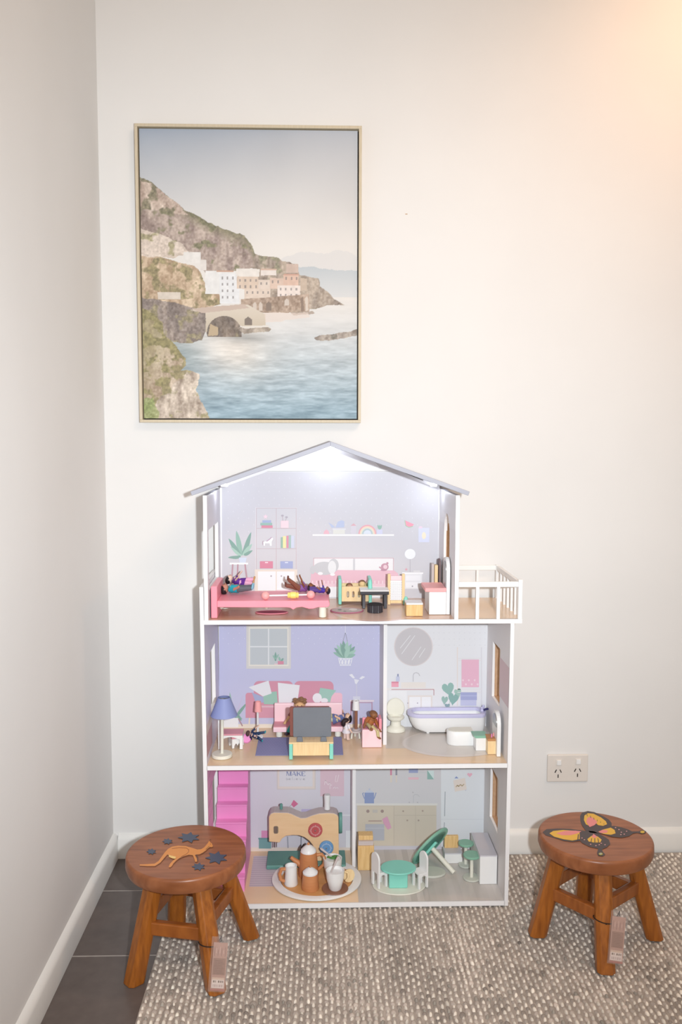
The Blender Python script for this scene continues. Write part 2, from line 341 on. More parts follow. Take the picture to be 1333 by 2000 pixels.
for (x, y, w, h, c) in ((300, 728, 95, 60, (228, 224, 220)), (392, 770, 36, 60, (222, 214, 208)), (420, 832, 170, 130, (226, 225, 224)), (500, 850, 112, 165, (224, 225, 228)),
    (596, 818, 132, 45, (228, 220, 212)), (735, 822, 88, 34, (226, 214, 206)), (600, 862, 120, 70, (216, 190, 168)), (720, 880, 70, 60, (220, 200, 184)), (640, 930, 150, 58, (218, 196, 178)),
    (786, 870, 76, 60, (216, 184, 164)), (862, 850, 86, 62, (218, 178, 156)), (830, 910, 128, 66, (230, 214, 204)), (880, 790, 68, 50, (200, 172, 156)), (958, 870, 40, 70, (196, 172, 150)), (150, 952, 130, 40, (214, 200, 184))):
    k = inside([(x, y), (x+w, y), (x+w, y+h), (x, y+h)], 2); img[k] = np.asarray(c, float)+((fb(20, 81, 3)-.5)*22)[k][:, None]
    if w > 60 and h > 40 and y > 840:
        for wy in range(int(y+14), int(y+h-14), 36):
            for wx in range(int(x+12), int(x+w-10), 30):
                kk = inside([(wx, wy), (wx+9, wy), (wx+9, wy+15), (wx, wy+15)]); img[kk] = img[kk]*.35+np.array((112, 104, 104))*.65
for x, w, y, c in ((486, 92, 829, (196, 146, 120)), (866, 84, 846, (204, 150, 128)), (736, 88, 818, (206, 168, 146))):
    paint([(x, y), (x+w, y), (x+w+4, y+9), (x-4, y+9)], c)
paint([(620, 990), (700, 985), (1008, 958), (1010, 1058), (850, 1066), (670, 1068), (620, 1050)], cliff((150, 124, 104), (188, 160, 138), (150, 140, 120), .7), 3)
for x, y, w, h in ((690, 1005, 20, 50), (722, 1005, 22, 50), (764, 1002, 30, 54), (868, 985, 26, 40)): paint([(x, y+h), (x, y+12), (x+w/2, y), (x+w, y+12), (x+w, y+h)], (206, 190, 176) if w < 28 else (128, 108, 94))
paint([(960, 985), (974, 970), (980, 1055), (962, 1058)], (136, 112, 96)); paint([(985, 982), (1000, 968), (1004, 1052), (988, 1055)], (212, 196, 180))
paint([(330, 1052), (660, 1020), (760, 1075), (760, 1140), (640, 1150), (616, 1140), (420, 1180), (420, 1070)], lerp((214, 200, 182), (198, 182, 158), np.clip((Vv-1030)/120, 0, 1)), 3)
paint([(340, 1044), (640, 1018), (670, 1040), (400, 1070)], (196, 172, 156), 3)
arch = [(430+95+100*math.cos(a), 1185-100*math.sin(a)) for a in np.linspace(0, math.pi, 14)]
paint(arch+[(430, 1205), (625, 1205)], cliff((96, 84, 78), (140, 122, 106), (120, 108, 84), .6))
paint([(432, 1200), (448, 1130), (490, 1150), (488, 1196)], (186, 160, 124), 4)
paint([(640, 1138), (640, 1105), (660, 1088), (684, 1105), (684, 1138)], (118, 104, 94)); paint([(612, 1150), (760, 1140), (790, 1158), (780, 1172), (640, 1186), (612, 1172)], cliff((130, 116, 104), (184, 168, 150), (140, 128, 110), .6), 6)
paint([(612, 1146), (770, 1136), (782, 1146), (640, 1158)], (220, 212, 202), 3); paint([(900, 1062), (1030, 1056), (1040, 1070), (920, 1078)], (170, 152, 138), 5)
paint([(750, 1068), (1000, 1062), (1010, 1090), (800, 1120), (760, 1120)], (226, 204, 190), 10, .6)
paint([(1038, 1206), (1080, 1190), (1160, 1182), (1220, 1172), (1290, 1160), (1290, 1194), (1180, 1214), (1090, 1226), (1050, 1222)], cliff((128, 114, 104), (190, 176, 162), (120, 112, 100), .55), 9)
paint([(40, 1040), (120, 1070), (176, 1130), (190, 1190), (250, 1250), (300, 1330), (304, 1370), (270, 1400), (330, 1400), (378, 1424), (362, 1500), (385, 1560), (410, 1620), (446, 1690), (40, 1690)],
      cliff((168, 142, 116), (214, 192, 166), (134, 124, 78), .50, np.clip(.55-(U-60)/330-(Vv-1330)/520, -1, .6)), 14)
paint([(130, 1570), (240, 1480), (320, 1400), (378, 1424), (362, 1500), (385, 1560), (446, 1690), (150, 1690)], cliff((150, 130, 114), (226, 208, 188), (150, 140, 96), .62), 16, .9)
paint([(40, 1560), (110, 1560), (150, 1640), (130, 1690), (40, 1690)], cliff((120, 140, 70), (170, 180, 110), (130, 150, 80), .5), 14, .8)
gm_ = img.mean(1, keepdims=True); img = 34+(gm_+(img-gm_)*.84)*.82
vx = cx0+(U-62)/1220*(cx1-cx0); vz = cz0+(1672-Vv)/1624*(cz1-cz0)
II = np.arange(NW*NH).reshape(NH, NW); FF = np.stack([II[:-1, :-1].ravel(), II[:-1, 1:].ravel(), II[1:, 1:].ravel(), II[1:, :-1].ravel()], 1)
pl = pic.location
make_mesh('canvas', np.stack([vx-pl[0], np.full(len(vx), -.030-pl[1]), vz-pl[2]], 1), FF, linarr(np.clip(img, 0, 255)), INK, pic)
MB().box(cx0, cx1, -.0297, -.012, cz0, cz1).build('canvas_edge', TOYW, pic)
# ------------------------------------------------------------------ double wall outlet
ox0, ox1 = W(1070, 1500, -.008)[0], W(1149.5, 1500, -.008)[0]; oz0, oz1 = W(1110, 1527, -.008)[2], W(1110, 1474, -.008)[2]
out = thing('wall_outlet', 'off-white double power outlet with two switches on the wall', 'outlet', ((ox0+ox1)/2, 0, oz0))
MB().box(ox0, ox1, -.009, -.0002, oz0, oz1).build('cover_plate', PLASTIC, out, bevel=.003, seg=3)
for i, sx in enumerate((1092.5, 1130.5)):
    c = W(sx, 1488.5+(-1 if i else .8), -.0095)
    MB().box(c[0]-.0085, c[0]+.0085, -.0105, -.0085, c[2]-.0085, c[2]+.0085).build('switch_surround', PLASTIC, out, bevel=.0008)
    MB().box(c[0]-.006, c[0]+.006, -.0135, -.010, c[2]-.007, c[2]+.007).build('switch_rocker', TOYW, out, bevel=.0012)
    for dx, dz, an in ((-.0065, -.025, .45), (.0075, -.025, -.45), (.0005, -.0395, 0)):
        M = Matrix.Translation((c[0]+dx-.002, -.0092, c[2]+dz)) @ Matrix.Rotation(an, 4, 'Y')
        MB().box(-.0013, .0013, -.0006, .0004, -.0048, .0048, M).build('socket_slot', DARK, out)
# ------------------------------------------------------------------ the dollhouse
YF, YB = -.300, -.022
Z1, Z2, Z3 = .021, .375, .7365; TH = .0105
RZ = .0087                                            # top of the rug under the house
house = thing('dollhouse', 'tall white three-storey toy dollhouse with grey pitched roof and side balcony', 'dollhouse', (.1, -.16, RZ))
def face_px(y0, px, py): return W(px, py, y0)[0]
xlb, xlt = face_px(YF, 403, 1776), face_px(YF, 391, 1218)       # outer faces of the lower side panels lean a little
xrb, xrt = face_px(YF, 993, 1768), face_px(YF, 1005.7, 1216)
def xl_at(z): return xlb+(xlt-xlb)*(z-RZ)/(Z3-RZ)
def xr_at(z): return xrb+(xrt-xrb)*(z-RZ)/(Z3-RZ)
PT = .0095
bx = .0035                                            # white edge banding
def side_panel(name, outer, sgn, z0, z1, holes, y1=-.018):
    """upright board; sgn=+1: the room lies towards +x.  holes: (y0, y1, z0, z1, arch)"""
    o_m = MB(); prev = z0
    def slab(ya, yb, za, zb):
        xa0, xa1 = outer(za), outer(zb); xb0, xb1 = xa0+sgn*PT, xa1+sgn*PT
        if sgn > 0: p = [(xa0, ya, za), (xb0, ya, za), (xb0, yb, za), (xa0, yb, za), (xa1, ya, zb), (xb1, ya, zb), (xb1, yb, zb), (xa1, yb, zb)]
        else: p = [(xb0, ya, za), (xa0, ya, za), (xa0, yb, za), (xb0, yb, za), (xb1, ya, zb), (xa1, ya, zb), (xa1, yb, zb), (xb1, yb, zb)]
        o_m.hexa(p)
    for ya, yb, za, zb, arch in holes:
        if za > prev: slab(YF, y1, prev, za)
        slab(YF, ya, za, zb); slab(yb, y1, za, zb); prev = zb
        if arch:                                      # corner fillets that round the top of the opening
            r = (yb-ya)/2; yc = (ya+yb)/2; zc = zb-r*1.25; x = outer(zb); xs = (x, x+sgn*PT) if sgn > 0 else (x+sgn*PT, x)
            for s in (-1, 1):
                pts = [(yc+s*r, zb), (yc, zb)]+[(yc+s*r*math.sin(a), zc+r*1.25*math.cos(a)) for a in np.linspace(0, math.pi/2, 9)]
                if s > 0: pts = pts[::-1]
                o_m.prism(pts, 'x', xs[0], xs[1])
    slab(YF, y1, prev, z1)
    return o_m.build(name, WHITE, house)
WL2 = (-.200, -.095, W(424, 1372, -.095)[2], W(422, 1255, -.095)[2], 0)
WL1 = (-.205, -.090, W(424, 1599, -.090)[2], W(424, 1503, -.090)[2]+.012, 0)
WR2 = (-.195, -.095, W(966, 1359, -.095)[2], W(966, 1251, -.095)[2], 0)
WR1 = (-.205, -.100, W(960, 1594, -.10)[2], W(960, 1497, -.10)[2]+.004, 0)
WLA = (-.280, -.069, W(424, 1127, -.069)[2], W(424, 1018, -.069)[2], 0)
DRA = (-.210, -.110, Z3, W(873, 1003, -.16)[2], 1)
zsl = W(394, 1147, YF)[2]
side_panel('side_panel', xl_at, 1, RZ, zsl, [WL1, WL2])
side_panel('side_panel', xr_at, -1, RZ, Z3-TH, [WR1, WR2])
xla = face_px(YF, 397.6, 1060); xra = face_px(YF, 897.6, 1060)
ze = W(400, 971, YF)[2]
side_panel('upper_side_panel', lambda z: xla, 1, Z3-.001, ze+.004, [WLA])
side_panel('upper_side_panel', lambda z: xra, -1, Z3-.001, ze+.004, [DRA])
def reveal(outer, sgn, h):                            # tan board core inside the openings of the right-hand wall
    ya, yb, za, zb, arch = h; x0 = outer((za+zb)/2)
    a, b = (x0+.0004, x0+PT-.0004) if sgn > 0 else (x0-.0030, x0+.0095); e = .0012
    m = MB().box(a, b, yb-e, yb, za, zb-(.03 if arch else 0)).box(a, b, ya, ya+e, za, zb-(.03 if arch else 0)).box(a, b, ya+e, yb-e, za, za+e)
    if not arch: m.box(a, b, ya+e, yb-e, zb-e, zb)
    return m.build('window_lining', WHITE if sgn > 0 else MDF, house)
for h in (WR1, WR2): reveal(xr_at, -1, h)
reveal(lambda z: xra, -1, DRA); reveal(xl_at, 1, WL2); reveal(xl_at, 1, WL1); reveal(lambda z: xla, 1, WLA)
def xi(z): return xl_at(z)+PT+.0003
def xo(z): return xr_at(z)-PT-.0003
xbal = face_px(YF, 1020.5, 1213)
MB().box(xi(.02)-.002, xo(.02)+.001, YF, -.016, Z1-.0115, Z1).build('floor_panel', WHITE, house)
MB().box(xi(.37)-.001, xo(.37)+.001, YF, -.016, Z2-TH, Z2).build('floor_panel', WHITE, house)
MB().box(xi(.73), xbal, YF-.001, -.016, Z3-TH, Z3).build('floor_panel', WHITE, house)
for name, px, prow, z0, z1 in (('dividing_wall', (749.5, 756.5), 1455, Z2, Z3-TH), ('dividing_wall', (689.5, 696), 1703, Z1, Z2-TH)):
    y = G(px[0], prow, z0)[1] if z0 > .2 else -.118; MB().box(W(px[0], 1300, y)[0], W(px[1], 1300, y)[0], y, YB+.002, z0, z1).build(name, WHITE, house)
backp = MB().box(xl_at(.3)+PT-.001, xr_at(.3)-PT+.001, YB, -.017, Z1, Z3-TH).build('back_panel', WHITE, house)
zg = W(640, 921, YB)[2]; xpk = W(646, 868, YF)[0]; zpk = W(646, 871.5, YF)[2]
zel, zer = W(385, 968, YF)[2], W(912, 968, YF)[2]; xel, xer = W(375.5, 965, YF)[0], W(914.5, 966, YF)[0]
def roof_z(x): return zpk+(zel-zpk)*(xpk-x)/(xpk-xel) if x < xpk else zpk+(zer-zpk)*(x-xpk)/(xer-xpk)
xg0 = xpk-(zpk-zg)/(zpk-zel)*(xpk-xel); xg1 = xpk+(zpk-zg)/(zpk-zer)*(xer-xpk)
backa = MB().prism([(xla+PT, Z3), (xra-PT, Z3), (xra-PT, roof_z(xra-PT)-.001), (xg1, zg), (xg0, zg), (xla+PT, roof_z(xla+PT)-.001)], 'y', YB, -.017).build('back_panel', WHITE, house)
MB().prism([(xg0, zg+.0008), (xg1, zg+.0008), (xpk, zpk-.001)], 'y', YB-.0012, -.017).build('gable_panel', WHITE, house)
rt = .0105
for sgn, xe, ze_ in ((-1, xel, zel), (1, xer, zer)):
    d = Vector((xe-xpk, 0, ze_-zpk)).normalized(); n = Vector((-d.z, 0, d.x)) if sgn > 0 else Vector((d.z, 0, -d.x))
    poly = [(xpk, zpk), (xe, ze_), (xe+n.x*rt, ze_+n.z*rt), (xpk, zpk+rt/abs(n.z))]
    MB().prism(poly, 'y', YF-.006, -.004).build('roof_panel', ROOF, house, bevel=.0008, seg=1)
    a, b = (.36, .80); q = lambda t, o: (xpk+(xe-xpk)*t-n.x*o, zpk+(ze_-zpk)*t-n.z*o)
    MB().prism([q(a, .0003), q(b+.06, .0003), q(b+.06, .0105), q(a+.06, .0105)], 'y', YB-.03, YB-.002).build('roof_batten', WHITE, house)
MB().prism([(xg1+.004, zg-.002), (xg1+.052, zg-.0215), (xg1+.050, zg-.0225), (xg1+.003, zg-.0032)], 'y', YB-.0325, YB-.030).build('batten_slot', DARK, house)
# LED lights under the roof: ridge and both eaves
def led(x, y, r):
    z = roof_z(x)-.006
    m = MB().lathe([(.0, z-.004), (r*.8, z-.0035), (r, z), (r, z+.004)], 14, Matrix.Translation((x, y, 0))); return m.build('led_light', SOCLE, house)
led(xpk, -.085, .016); led(xla+PT+.024, -.13, .010); led(xra-PT-.026, -.09, .010)
for nm, x, y, pw in (('ridge_led', xpk, -.085, .15), ('left_led', xla+PT+.022, -.13, .045), ('right_led', xra-PT-.024, -.09, .05)):
    light(nm, 'POINT', (x, y, roof_z(x)-.020), pw, (.86, .92, 1.0), .008)
# balcony
zr = W(960, 1142, YF)[2]; bw = .0075
def post(x, y, z1, r=.0042): return MB().box(x-r, x+r, y-r, y+r, Z3, z1).build('balcony_post', TOYW, house, bevel=.0008)
ybk = -.028
for px in (933.5, 974.5): post(W(px, 1180, YF)[0], YF+.0052, zr)
post(xbal-.0052, YF+.0052, zr+.012, .0052); post(xbal-.0052, ybk, zr+.008, .0048)
post(W(931, 1125, ybk)[0]+.003, ybk, zr, .0034)
MB().box(xra+.0005, xbal-.010, YF+.0015, YF+.009, zr-.0065, zr+.0068).build('balcony_rail', TOYW, house, bevel=.0012)
MB().box(xra+.0005, xbal-.010, ybk-.004, ybk+.004, zr-.0065, zr+.0068).build('balcony_rail', TOYW, house, bevel=.0012)
MB().box(xbal-.009, xbal-.0015, YF+.0105, ybk-.005, zr-.0065, zr+.0068).build('balcony_rail', TOYW, house, bevel=.0012)
for k in range(5):
    y = YF+.0105+(ybk-.005-YF-.0105)*(k+1)/6; MB().box(xbal-.0085, xbal-.0020, y-.0035, y+.0035, Z3, zr-.0065).build('baluster', TOYW, house, bevel=.0008, seg=1)
# staircase along the left wall of the ground floor
xs0 = xi(.1)+.0005; xs1 = W(489.5, 1506, -.03)[0]; ns = 9; st = MB(); zt = Z2-TH-.002; ya0 = -.238
run = (-.03-ya0)/ns; rise = (zt-Z1)/ns
prof = [(-.028, Z1)]+[(ya0, Z1)]
for k in range(ns): prof += [(ya0+run*k, Z1+rise*(k+1)-.004), (ya0+run*(k+1), Z1+rise*(k+1)-.004)]
prof += [(-.028, zt-.004)]
stc = MB().prism(prof[::-1], 'x', xs0+.001, xs1-.001).build('staircase', MAGENTA, house)
for k in range(ns):
    MB().box(xs0+.0008, xs1, ya0+run*k-.003, ya0+run*(k+1)-.0005, Z1+rise*(k+1)-.0045, Z1+rise*(k+1)).build('stair_tread', MAGENTA, stc, bevel=.0008, seg=1)
# ------------------------------------------------------------------ prints on the panels (flat ink, a hair proud of the board)
class Decal:
    pale = .20  # washes every ink toward white: flash haze mixed into the print colours
    def __init__(s, plane, level, sgn=-1): s.pl = plane; s.lv = level; s.m = MB(); s.k = 0; s.sgn = sgn
    def p3(s, pts):
        o = .00035+.00009*s.k; r = []
        for a, b in pts:
            if s.pl == 'y': p = W(a, b, s.lv); r.append((p[0], s.lv-o, p[2]))
            elif s.pl == 'z': p = G(a, b, s.lv); r.append((p[0], p[1], s.lv+o))
            else: r.append((s.lv(b)+s.sgn*o, a, b))         # side wall: real y, z
        return r
    def poly(s, pts, c):
        c = tuple(v+(242-v)*s.pale for v in c); q = s.p3(pts); n = Vector((0, 0, 0))
        for i in range(len(q)): n += Vector(q[i]).cross(Vector(q[(i+1) % len(q)]))
        w = {'y': Vector((0, -1, 0)), 'z': Vector((0, 0, 1)), 'x': Vector((s.sgn, 0, 0))}[s.pl]
        if n.dot(w) < 0: q = q[::-1]
        s.m.add(q, [tuple(range(len(q)))], None, c); return s
    def rect(s, x0, y0, x1, y1, c): return s.poly([(x0, y0), (x1, y0), (x1, y1), (x0, y1)], c).up()
    def up(s): s.k += 1; return s
    def ell(s, cx, cy, rx, ry, c, n=28, a0=0, a1=2*math.pi): return s.poly([(cx+rx*math.cos(a0+(a1-a0)*i/n), cy+ry*math.sin(a0+(a1-a0)*i/n)) for i in range(n+(0 if abs(a1-a0-2*math.pi) < .01 else 1))], c).up()
    def line(s, pts, w, c):
        for (x0, y0), (x1, y1) in zip(pts[:-1], pts[1:]):
            l = math.hypot(x1-x0, y1-y0) or 1; nx, ny = -(y1-y0)/l*w/2, (x1-x0)/l*w/2
            s.poly([(x0+nx, y0+ny), (x1+nx, y1+ny), (x1-nx, y1-ny), (x0-nx, y0-ny)], c)
        return s.up()
    def frame(s, x0, y0, x1, y1, w, c): return s.line([(x0, y0), (x1, y0), (x1, y1), (x0, y1), (x0, y0)], w, c)
    def leaf(s, x0, y0, x1, y1, w, c, bend=0):
        dx, dy = x1-x0, y1-y0; l = math.hypot(dx, dy); nx, ny = -dy/l, dx/l; a = []; b = []
        for i in range(9):
            t = i/8; ww = w*math.sin(math.pi*min(1, .12+t*.88))**.8; o = bend*math.sin(math.pi*t/2)*t; x, y = x0+dx*t+nx*o, y0+dy*t+ny*o
            a.append((x+nx*ww, y+ny*ww)); b.append((x-nx*ww, y-ny*ww))
        return s.poly(a+b[::-1], c).up()
    def done(s, name, parent, m=None): return s.m.build(name, m or PRINT, parent)
KB = .5                                              # each motif starts above the wall ground
def D(parent_y=YB, k=1.2): d = Decal('y', parent_y); d.k = k; return d
# attic
d = D(k=0); d.poly([(434, 1168), (434, 952), (521, 922), (769, 922), (857, 955), (857, 1168)], (198, 196, 204)); d.up()
for r in range(9):
    for c in range(21):
        x = 446+c*20+(r % 2)*10; y = 934+r*13
        if y > 955-(x-434)*.34 and y > 922+(x-769)*.36 and x < 852: d.ell(x, y, 1.4, 1.4, (208, 206, 214), 6); d.k -= 1
d.done('printed_wallpaper', backa)
d = D(); G1, G2, G3 = (128, 172, 156), (108, 150, 138), (150, 190, 174)
for a in ((472, 1085, 459, 1037, 5, G1, 3), (474, 1083, 498, 1043, 4.5, G2, -8), (470, 1084, 443, 1055, 4.5, G2, 5), (472, 1085, 447, 1076, 3, G3, 9), (475, 1084, 493, 1062, 4, G3, 0), (470, 1086, 450, 1097, 3.5, G2, 9), (477, 1083, 494, 1083, 3.5, G2, -8)): d.leaf(*a)
d.poly([(467, 1089), (482, 1089), (480, 1101), (469, 1101)], (200, 212, 232)).up(); d.rect(449, 1099, 485, 1102.5, (246, 246, 248))
for x0, x1 in ((455, 452), (465, 463), (479, 485)): d.line([(x0, 1102), (x1, 1150)], 3, (176, 132, 146))
d.done('printed_plant', backa)
d = D(); d.rect(499, 991, 580, 1118, (214, 212, 218)); d.rect(501, 993, 578, 1116, (200, 198, 205))
ln = (190, 172, 180)
for x in (501, 540, 579): d.line([(x, 992), (x, 1116)], 1.2, ln)
for y in (992.5, 1032, 1071.5): d.line([(501, 0+y), (579, y)], 1.2, ln)
d.rect(498, 1112, 581, 1160, (228, 214, 202)); d.rect(504, 1116, 539, 1153, (240, 241, 246)); d.rect(541, 1116, 575.5, 1153, (240, 241, 246)); d.ell(530, 1125, 1.6, 1.6, (160, 150, 160), 8); d.ell(550, 1125, 1.6, 1.6, (160, 150, 160), 8)
d.rect(508, 1096, 533.5, 1110, (208, 112, 140)); d.rect(548, 1096, 572.5, 1110, (146, 158, 206)); d.rect(518, 1097.5, 524, 1099.5, (244, 220, 228)); d.rect(557, 1097.5, 563, 1099.5, (222, 226, 244))
d.rect(511, 1026, 533, 1031, (206, 112, 140)); d.rect(509, 1021, 532, 1026, (130, 172, 160)); d.rect(513, 1016, 530, 1021, (146, 162, 204))
d.poly([(519+(5 if i % 2 == 0 else 2.2)*math.sin(i*math.pi/5), 1009-(5 if i % 2 == 0 else 2.2)*math.cos(i*math.pi/5)) for i in range(10)], (244, 206, 220)).up()
d.rect(549, 1017, 564, 1031, (240, 206, 216)); d.line([(553, 1017), (552, 1008)], 1, (170, 150, 160)); d.line([(558, 1017), (560, 1011)], 1, (170, 150, 160)); d.ell(552, 1007, 2.8, 2, (164, 156, 170), 10); d.ell(560, 1010, 2.8, 2, (164, 156, 170), 10)
hb = (246, 246, 250); d.poly([(515, 1065), (515, 1058), (524, 1056), (531, 1049), (534, 1052), (531, 1058), (531, 1066), (528, 1066), (527, 1061), (518, 1061), (518, 1066)], hb).up()
d.line([(514, 1064), (513.5, 1058), (515, 1056)], 1.4, (170, 140, 160)); d.line([(521, 1057), (527, 1053), (531, 1049)], 2, (176, 150, 176))
for x0, y0, x1, c in ((549, 1049, 553, (130, 170, 150)), (553, 1047, 559, (244, 224, 150)), (560.5, 1046, 564, (214, 120, 150)), (564, 1045, 569, (150, 180, 174)), (569, 1046, 575, (196, 204, 228))): d.rect(x0, y0, x1, 1070, c)
d.done('printed_bookcase', backa)
d = D(); d.rect(611, 1043.5, 770, 1046.5, (244, 244, 247)); pk = (226, 168, 184)
d.poly([(632, 1043), (634, 1037), (638, 1034), (642, 1037), (644, 1043)], pk).up()
d.poly([(649, 1031), (656, 1030), (660, 1019), (668, 1016), (673, 1018), (673, 1030)], (172, 184, 218)).up(); d.poly([(641, 1020), (648, 1024), (655, 1029), (648, 1031), (645, 1025)], (172, 184, 218)).up()
d.rect(650, 1032, 676, 1034.5, (214, 214, 222)); d.rect(651, 1034.5, 674, 1042.8, (216, 216, 210)); d.rect(686, 1027, 696, 1043, (206, 200, 212)); d.poly([(685, 1027), (691, 1022), (697, 1027)], (212, 160, 172)).up()
for r, c in ((17.5, (226, 150, 164)), (15, (240, 204, 176)), (13, (220, 214, 196)), (10.5, (170, 190, 196)), (7.5, (212, 220, 234))): d.poly([(718+r*math.cos(a), 1043-r*1.04*math.sin(a)) for a in np.linspace(0, math.pi, 20)], c).up()
d.rect(736.5, 1034, 747.5, 1043, (204, 204, 232))
for k in range(3): d.leaf(742, 1034, 738+k*4, 1025, 2, G1)
d.done('printed_wall_shelf', backa)
d = D(); d.frame(613, 1090, 769, 1124, 1.6, (206, 176, 186)); d.rect(614, 1091, 690, 1120, (232, 230, 234)); d.rect(694, 1091, 768, 1120, (232, 230, 234))
d.poly([(606, 1147), (608, 1120), (616, 1113), (770, 1114), (778, 1120), (782, 1147)], (224, 172, 190)).up(); d.rect(606, 1140, 782, 1166, (240, 238, 242))
d.poly([(606, 1140), (782, 1140), (782, 1146), (606, 1146)], (232, 190, 204)).up()
for k in range(22): d.line([(611+k*7.6, 1134), (611+k*7.6, 1140)], 2, (238, 208, 218)); d.k -= 1
d.up(); gy = (190, 190, 196); d.ell(634, 1110, 22, 13, gy); d.ell(652, 1104, 10, 13, gy); d.ell(649, 1108, 8, 13, (226, 226, 230)); d.ell(626, 1120, 5, 3, (238, 236, 240)); d.ell(650, 1122, 5, 2.5, (238, 236, 240)); d.ell(611, 1113, 5, 8, gy)
d.ell(752, 1107, 7.5, 7, (186, 128, 150)); d.ell(753, 1107, 4, 4, (226, 190, 204)); d.ell(757, 1100, 2.4, 2.4, (186, 128, 150), 10); d.line([(741, 1107), (748, 1112)], 2.4, (186, 128, 150)); d.ell(750, 1113, 6, 2, (176, 118, 142))
d.done('printed_daybed', backa)
d = D(); d.rect(786, 1118, 827, 1121, (246, 246, 250)); d.rect(789, 1121, 825, 1150, (226, 226, 232)); d.rect(793, 1124, 822, 1134, (238, 238, 244)); d.rect(793, 1137, 822, 1148, (238, 238, 244)); d.ell(806, 1145, 1.6, 1.6, (160, 158, 170), 8)
d.line([(801.5, 1092), (801.5, 1117)], 1.4, (176, 172, 182)); d.ell(801.5, 1082, 10.5, 10, (238, 240, 246)); d.poly([(794+(3.4 if i % 2 == 0 else 1.6)*math.sin(i*math.pi/5), 1112-(3.4 if i % 2 == 0 else 1.6)*math.cos(i*math.pi/5)) for i in range(10)], (214, 150, 166)).up(); d.rect(808, 1114, 821, 1118, (214, 212, 216))
d.done('printed_bedside_table', backa)
d = D(); d.poly([(791, 1016), (793, 1017), (809, 1024), (806, 1028), (799, 1029), (793, 1026)], (236, 140, 164)).up(); d.line([(791, 1016), (793, 1027), (799, 1030), (807, 1028)], 1.4, (150, 190, 160))
d.rect(818, 1031, 839, 1059, (206, 210, 236)); d.ell(828.5, 1046, 4, 7, (238, 226, 196)); d.ell(822, 1030, 4, 2.4, (226, 200, 220), 10); d.done('printed_posters', backa)
# first floor, living room
d = D(k=0); d.rect(428, 1216, 744, 1424, (186, 186, 220))
for r in range(4):
    for c in range(16):
        x = 436+c*21+(r % 2)*10.5; y = 1226+r*10.5
        if not (480 < x < 570) and x < 742: d.ell(x, y, 1.1, 1.1, (206, 206, 232), 6); d.k -= 1
d.up(); d.rect(428, 1414, 744, 1424, (228, 216, 200)); d.done('printed_wallpaper', backp)
d = D(); d.rect(481.5, 1219, 568.5, 1306, (208, 204, 200)); d.rect(486, 1224, 564, 1301, (226, 220, 208)); d.rect(489, 1228, 561.5, 1298, (184, 190, 194)); d.line([(525, 1228), (525, 1298)], 2.4, (222, 224, 226)); d.line([(489, 1263), (561.5, 1263)], 2.4, (222, 224, 226))
d.rect(543, 1291, 554.5, 1297.5, (206, 120, 144)); d.leaf(538.5, 1291, 538.5, 1273, 2.4, G2); d.leaf(538, 1287, 533, 1279, 1.6, G1); d.leaf(539, 1287, 545, 1277, 1.6, G1); d.leaf(548, 1291, 545, 1282, 2, G1); d.leaf(550, 1291, 554, 1285, 2, G2); d.rect(536, 1296, 543, 1297.5, (236, 190, 200)); d.done('printed_window', backp)
d = D(); d.line([(669, 1258), (675, 1235), (680, 1258)], 1, (130, 130, 150)); d.line([(675, 1216), (675, 1236)], 1, (226, 226, 240))
for k, (x, y, w) in enumerate(((651, 1274, 4), (653, 1265, 4), (658, 1259, 4), (665, 1255, 4), (671, 1251, 4.5), (679, 1252, 4.5), (687, 1257, 4), (694, 1262, 4), (696, 1269, 4), (695, 1278, 4), (668, 1259, 4.5), (683, 1262, 4.5))): d.leaf(675, 1284, x, y, w, (G1, G2, G3)[k % 3])
d.poly([(661, 1285), (689, 1285), (686, 1300), (664, 1300)], (232, 232, 240)).up()
for k in range(4): d.line([(663+k*7, 1286), (668+k*6, 1299)], 1.2, (186, 186, 220)); d.line([(669+k*6, 1286), (664+k*6, 1299)], 1.2, (186, 186, 220))
d.done('printed_hanging_plant', backp)
d = D(); sp_ = (204, 128, 152)
def rr(x0, y0, x1, y1, r): return [(x0+r-r*math.sin(a), y0+r-r*math.cos(a)) for a in np.linspace(math.pi/2, 0, 6)]+[(x1-r+r*math.sin(a), y0+r-r*math.cos(a)) for a in np.linspace(0, math.pi/2, 6)]+[(x1, y1), (x0, y1)]
d.poly(rr(496, 1330, 573, 1385, 10), sp_).up(); d.poly(rr(575, 1330, 652, 1385, 10), sp_).up(); d.poly(rr(480, 1353, 505, 1402, 5), sp_).up(); d.poly(rr(645, 1353, 669, 1402, 5), (236, 180, 198)).up(); d.rect(500, 1380, 668, 1402, (206, 134, 156)); d.rect(503, 1378, 650, 1381.5, (214, 170, 184)); d.line([(488, 1402), (487, 1414)], 3, (232, 214, 196)); d.line([(660, 1402), (661, 1414)], 3, (232, 214, 196))
d.poly([(492, 1352), (515, 1361), (516, 1372), (500, 1372)], (150, 158, 200)).up(); d.poly([(514, 1353), (541, 1350), (543, 1376), (516, 1375)], (136, 184, 166)).up(); d.poly([(486, 1342), (525, 1329), (531, 1354), (514, 1360)], (226, 226, 232)).up(); d.poly([(543, 1333), (586, 1338), (581, 1373), (545, 1372)], (228, 228, 234)).up()
d.poly([(626, 1343), (657, 1348), (648, 1360), (645, 1372), (634, 1368), (622, 1358)], (142, 188, 174)).up(); d.ell(620, 1363, 9, 9.5, (234, 232, 238)); d.ell(634, 1368, 7, 5, (234, 232, 238)); d.done('printed_sofa', backp)
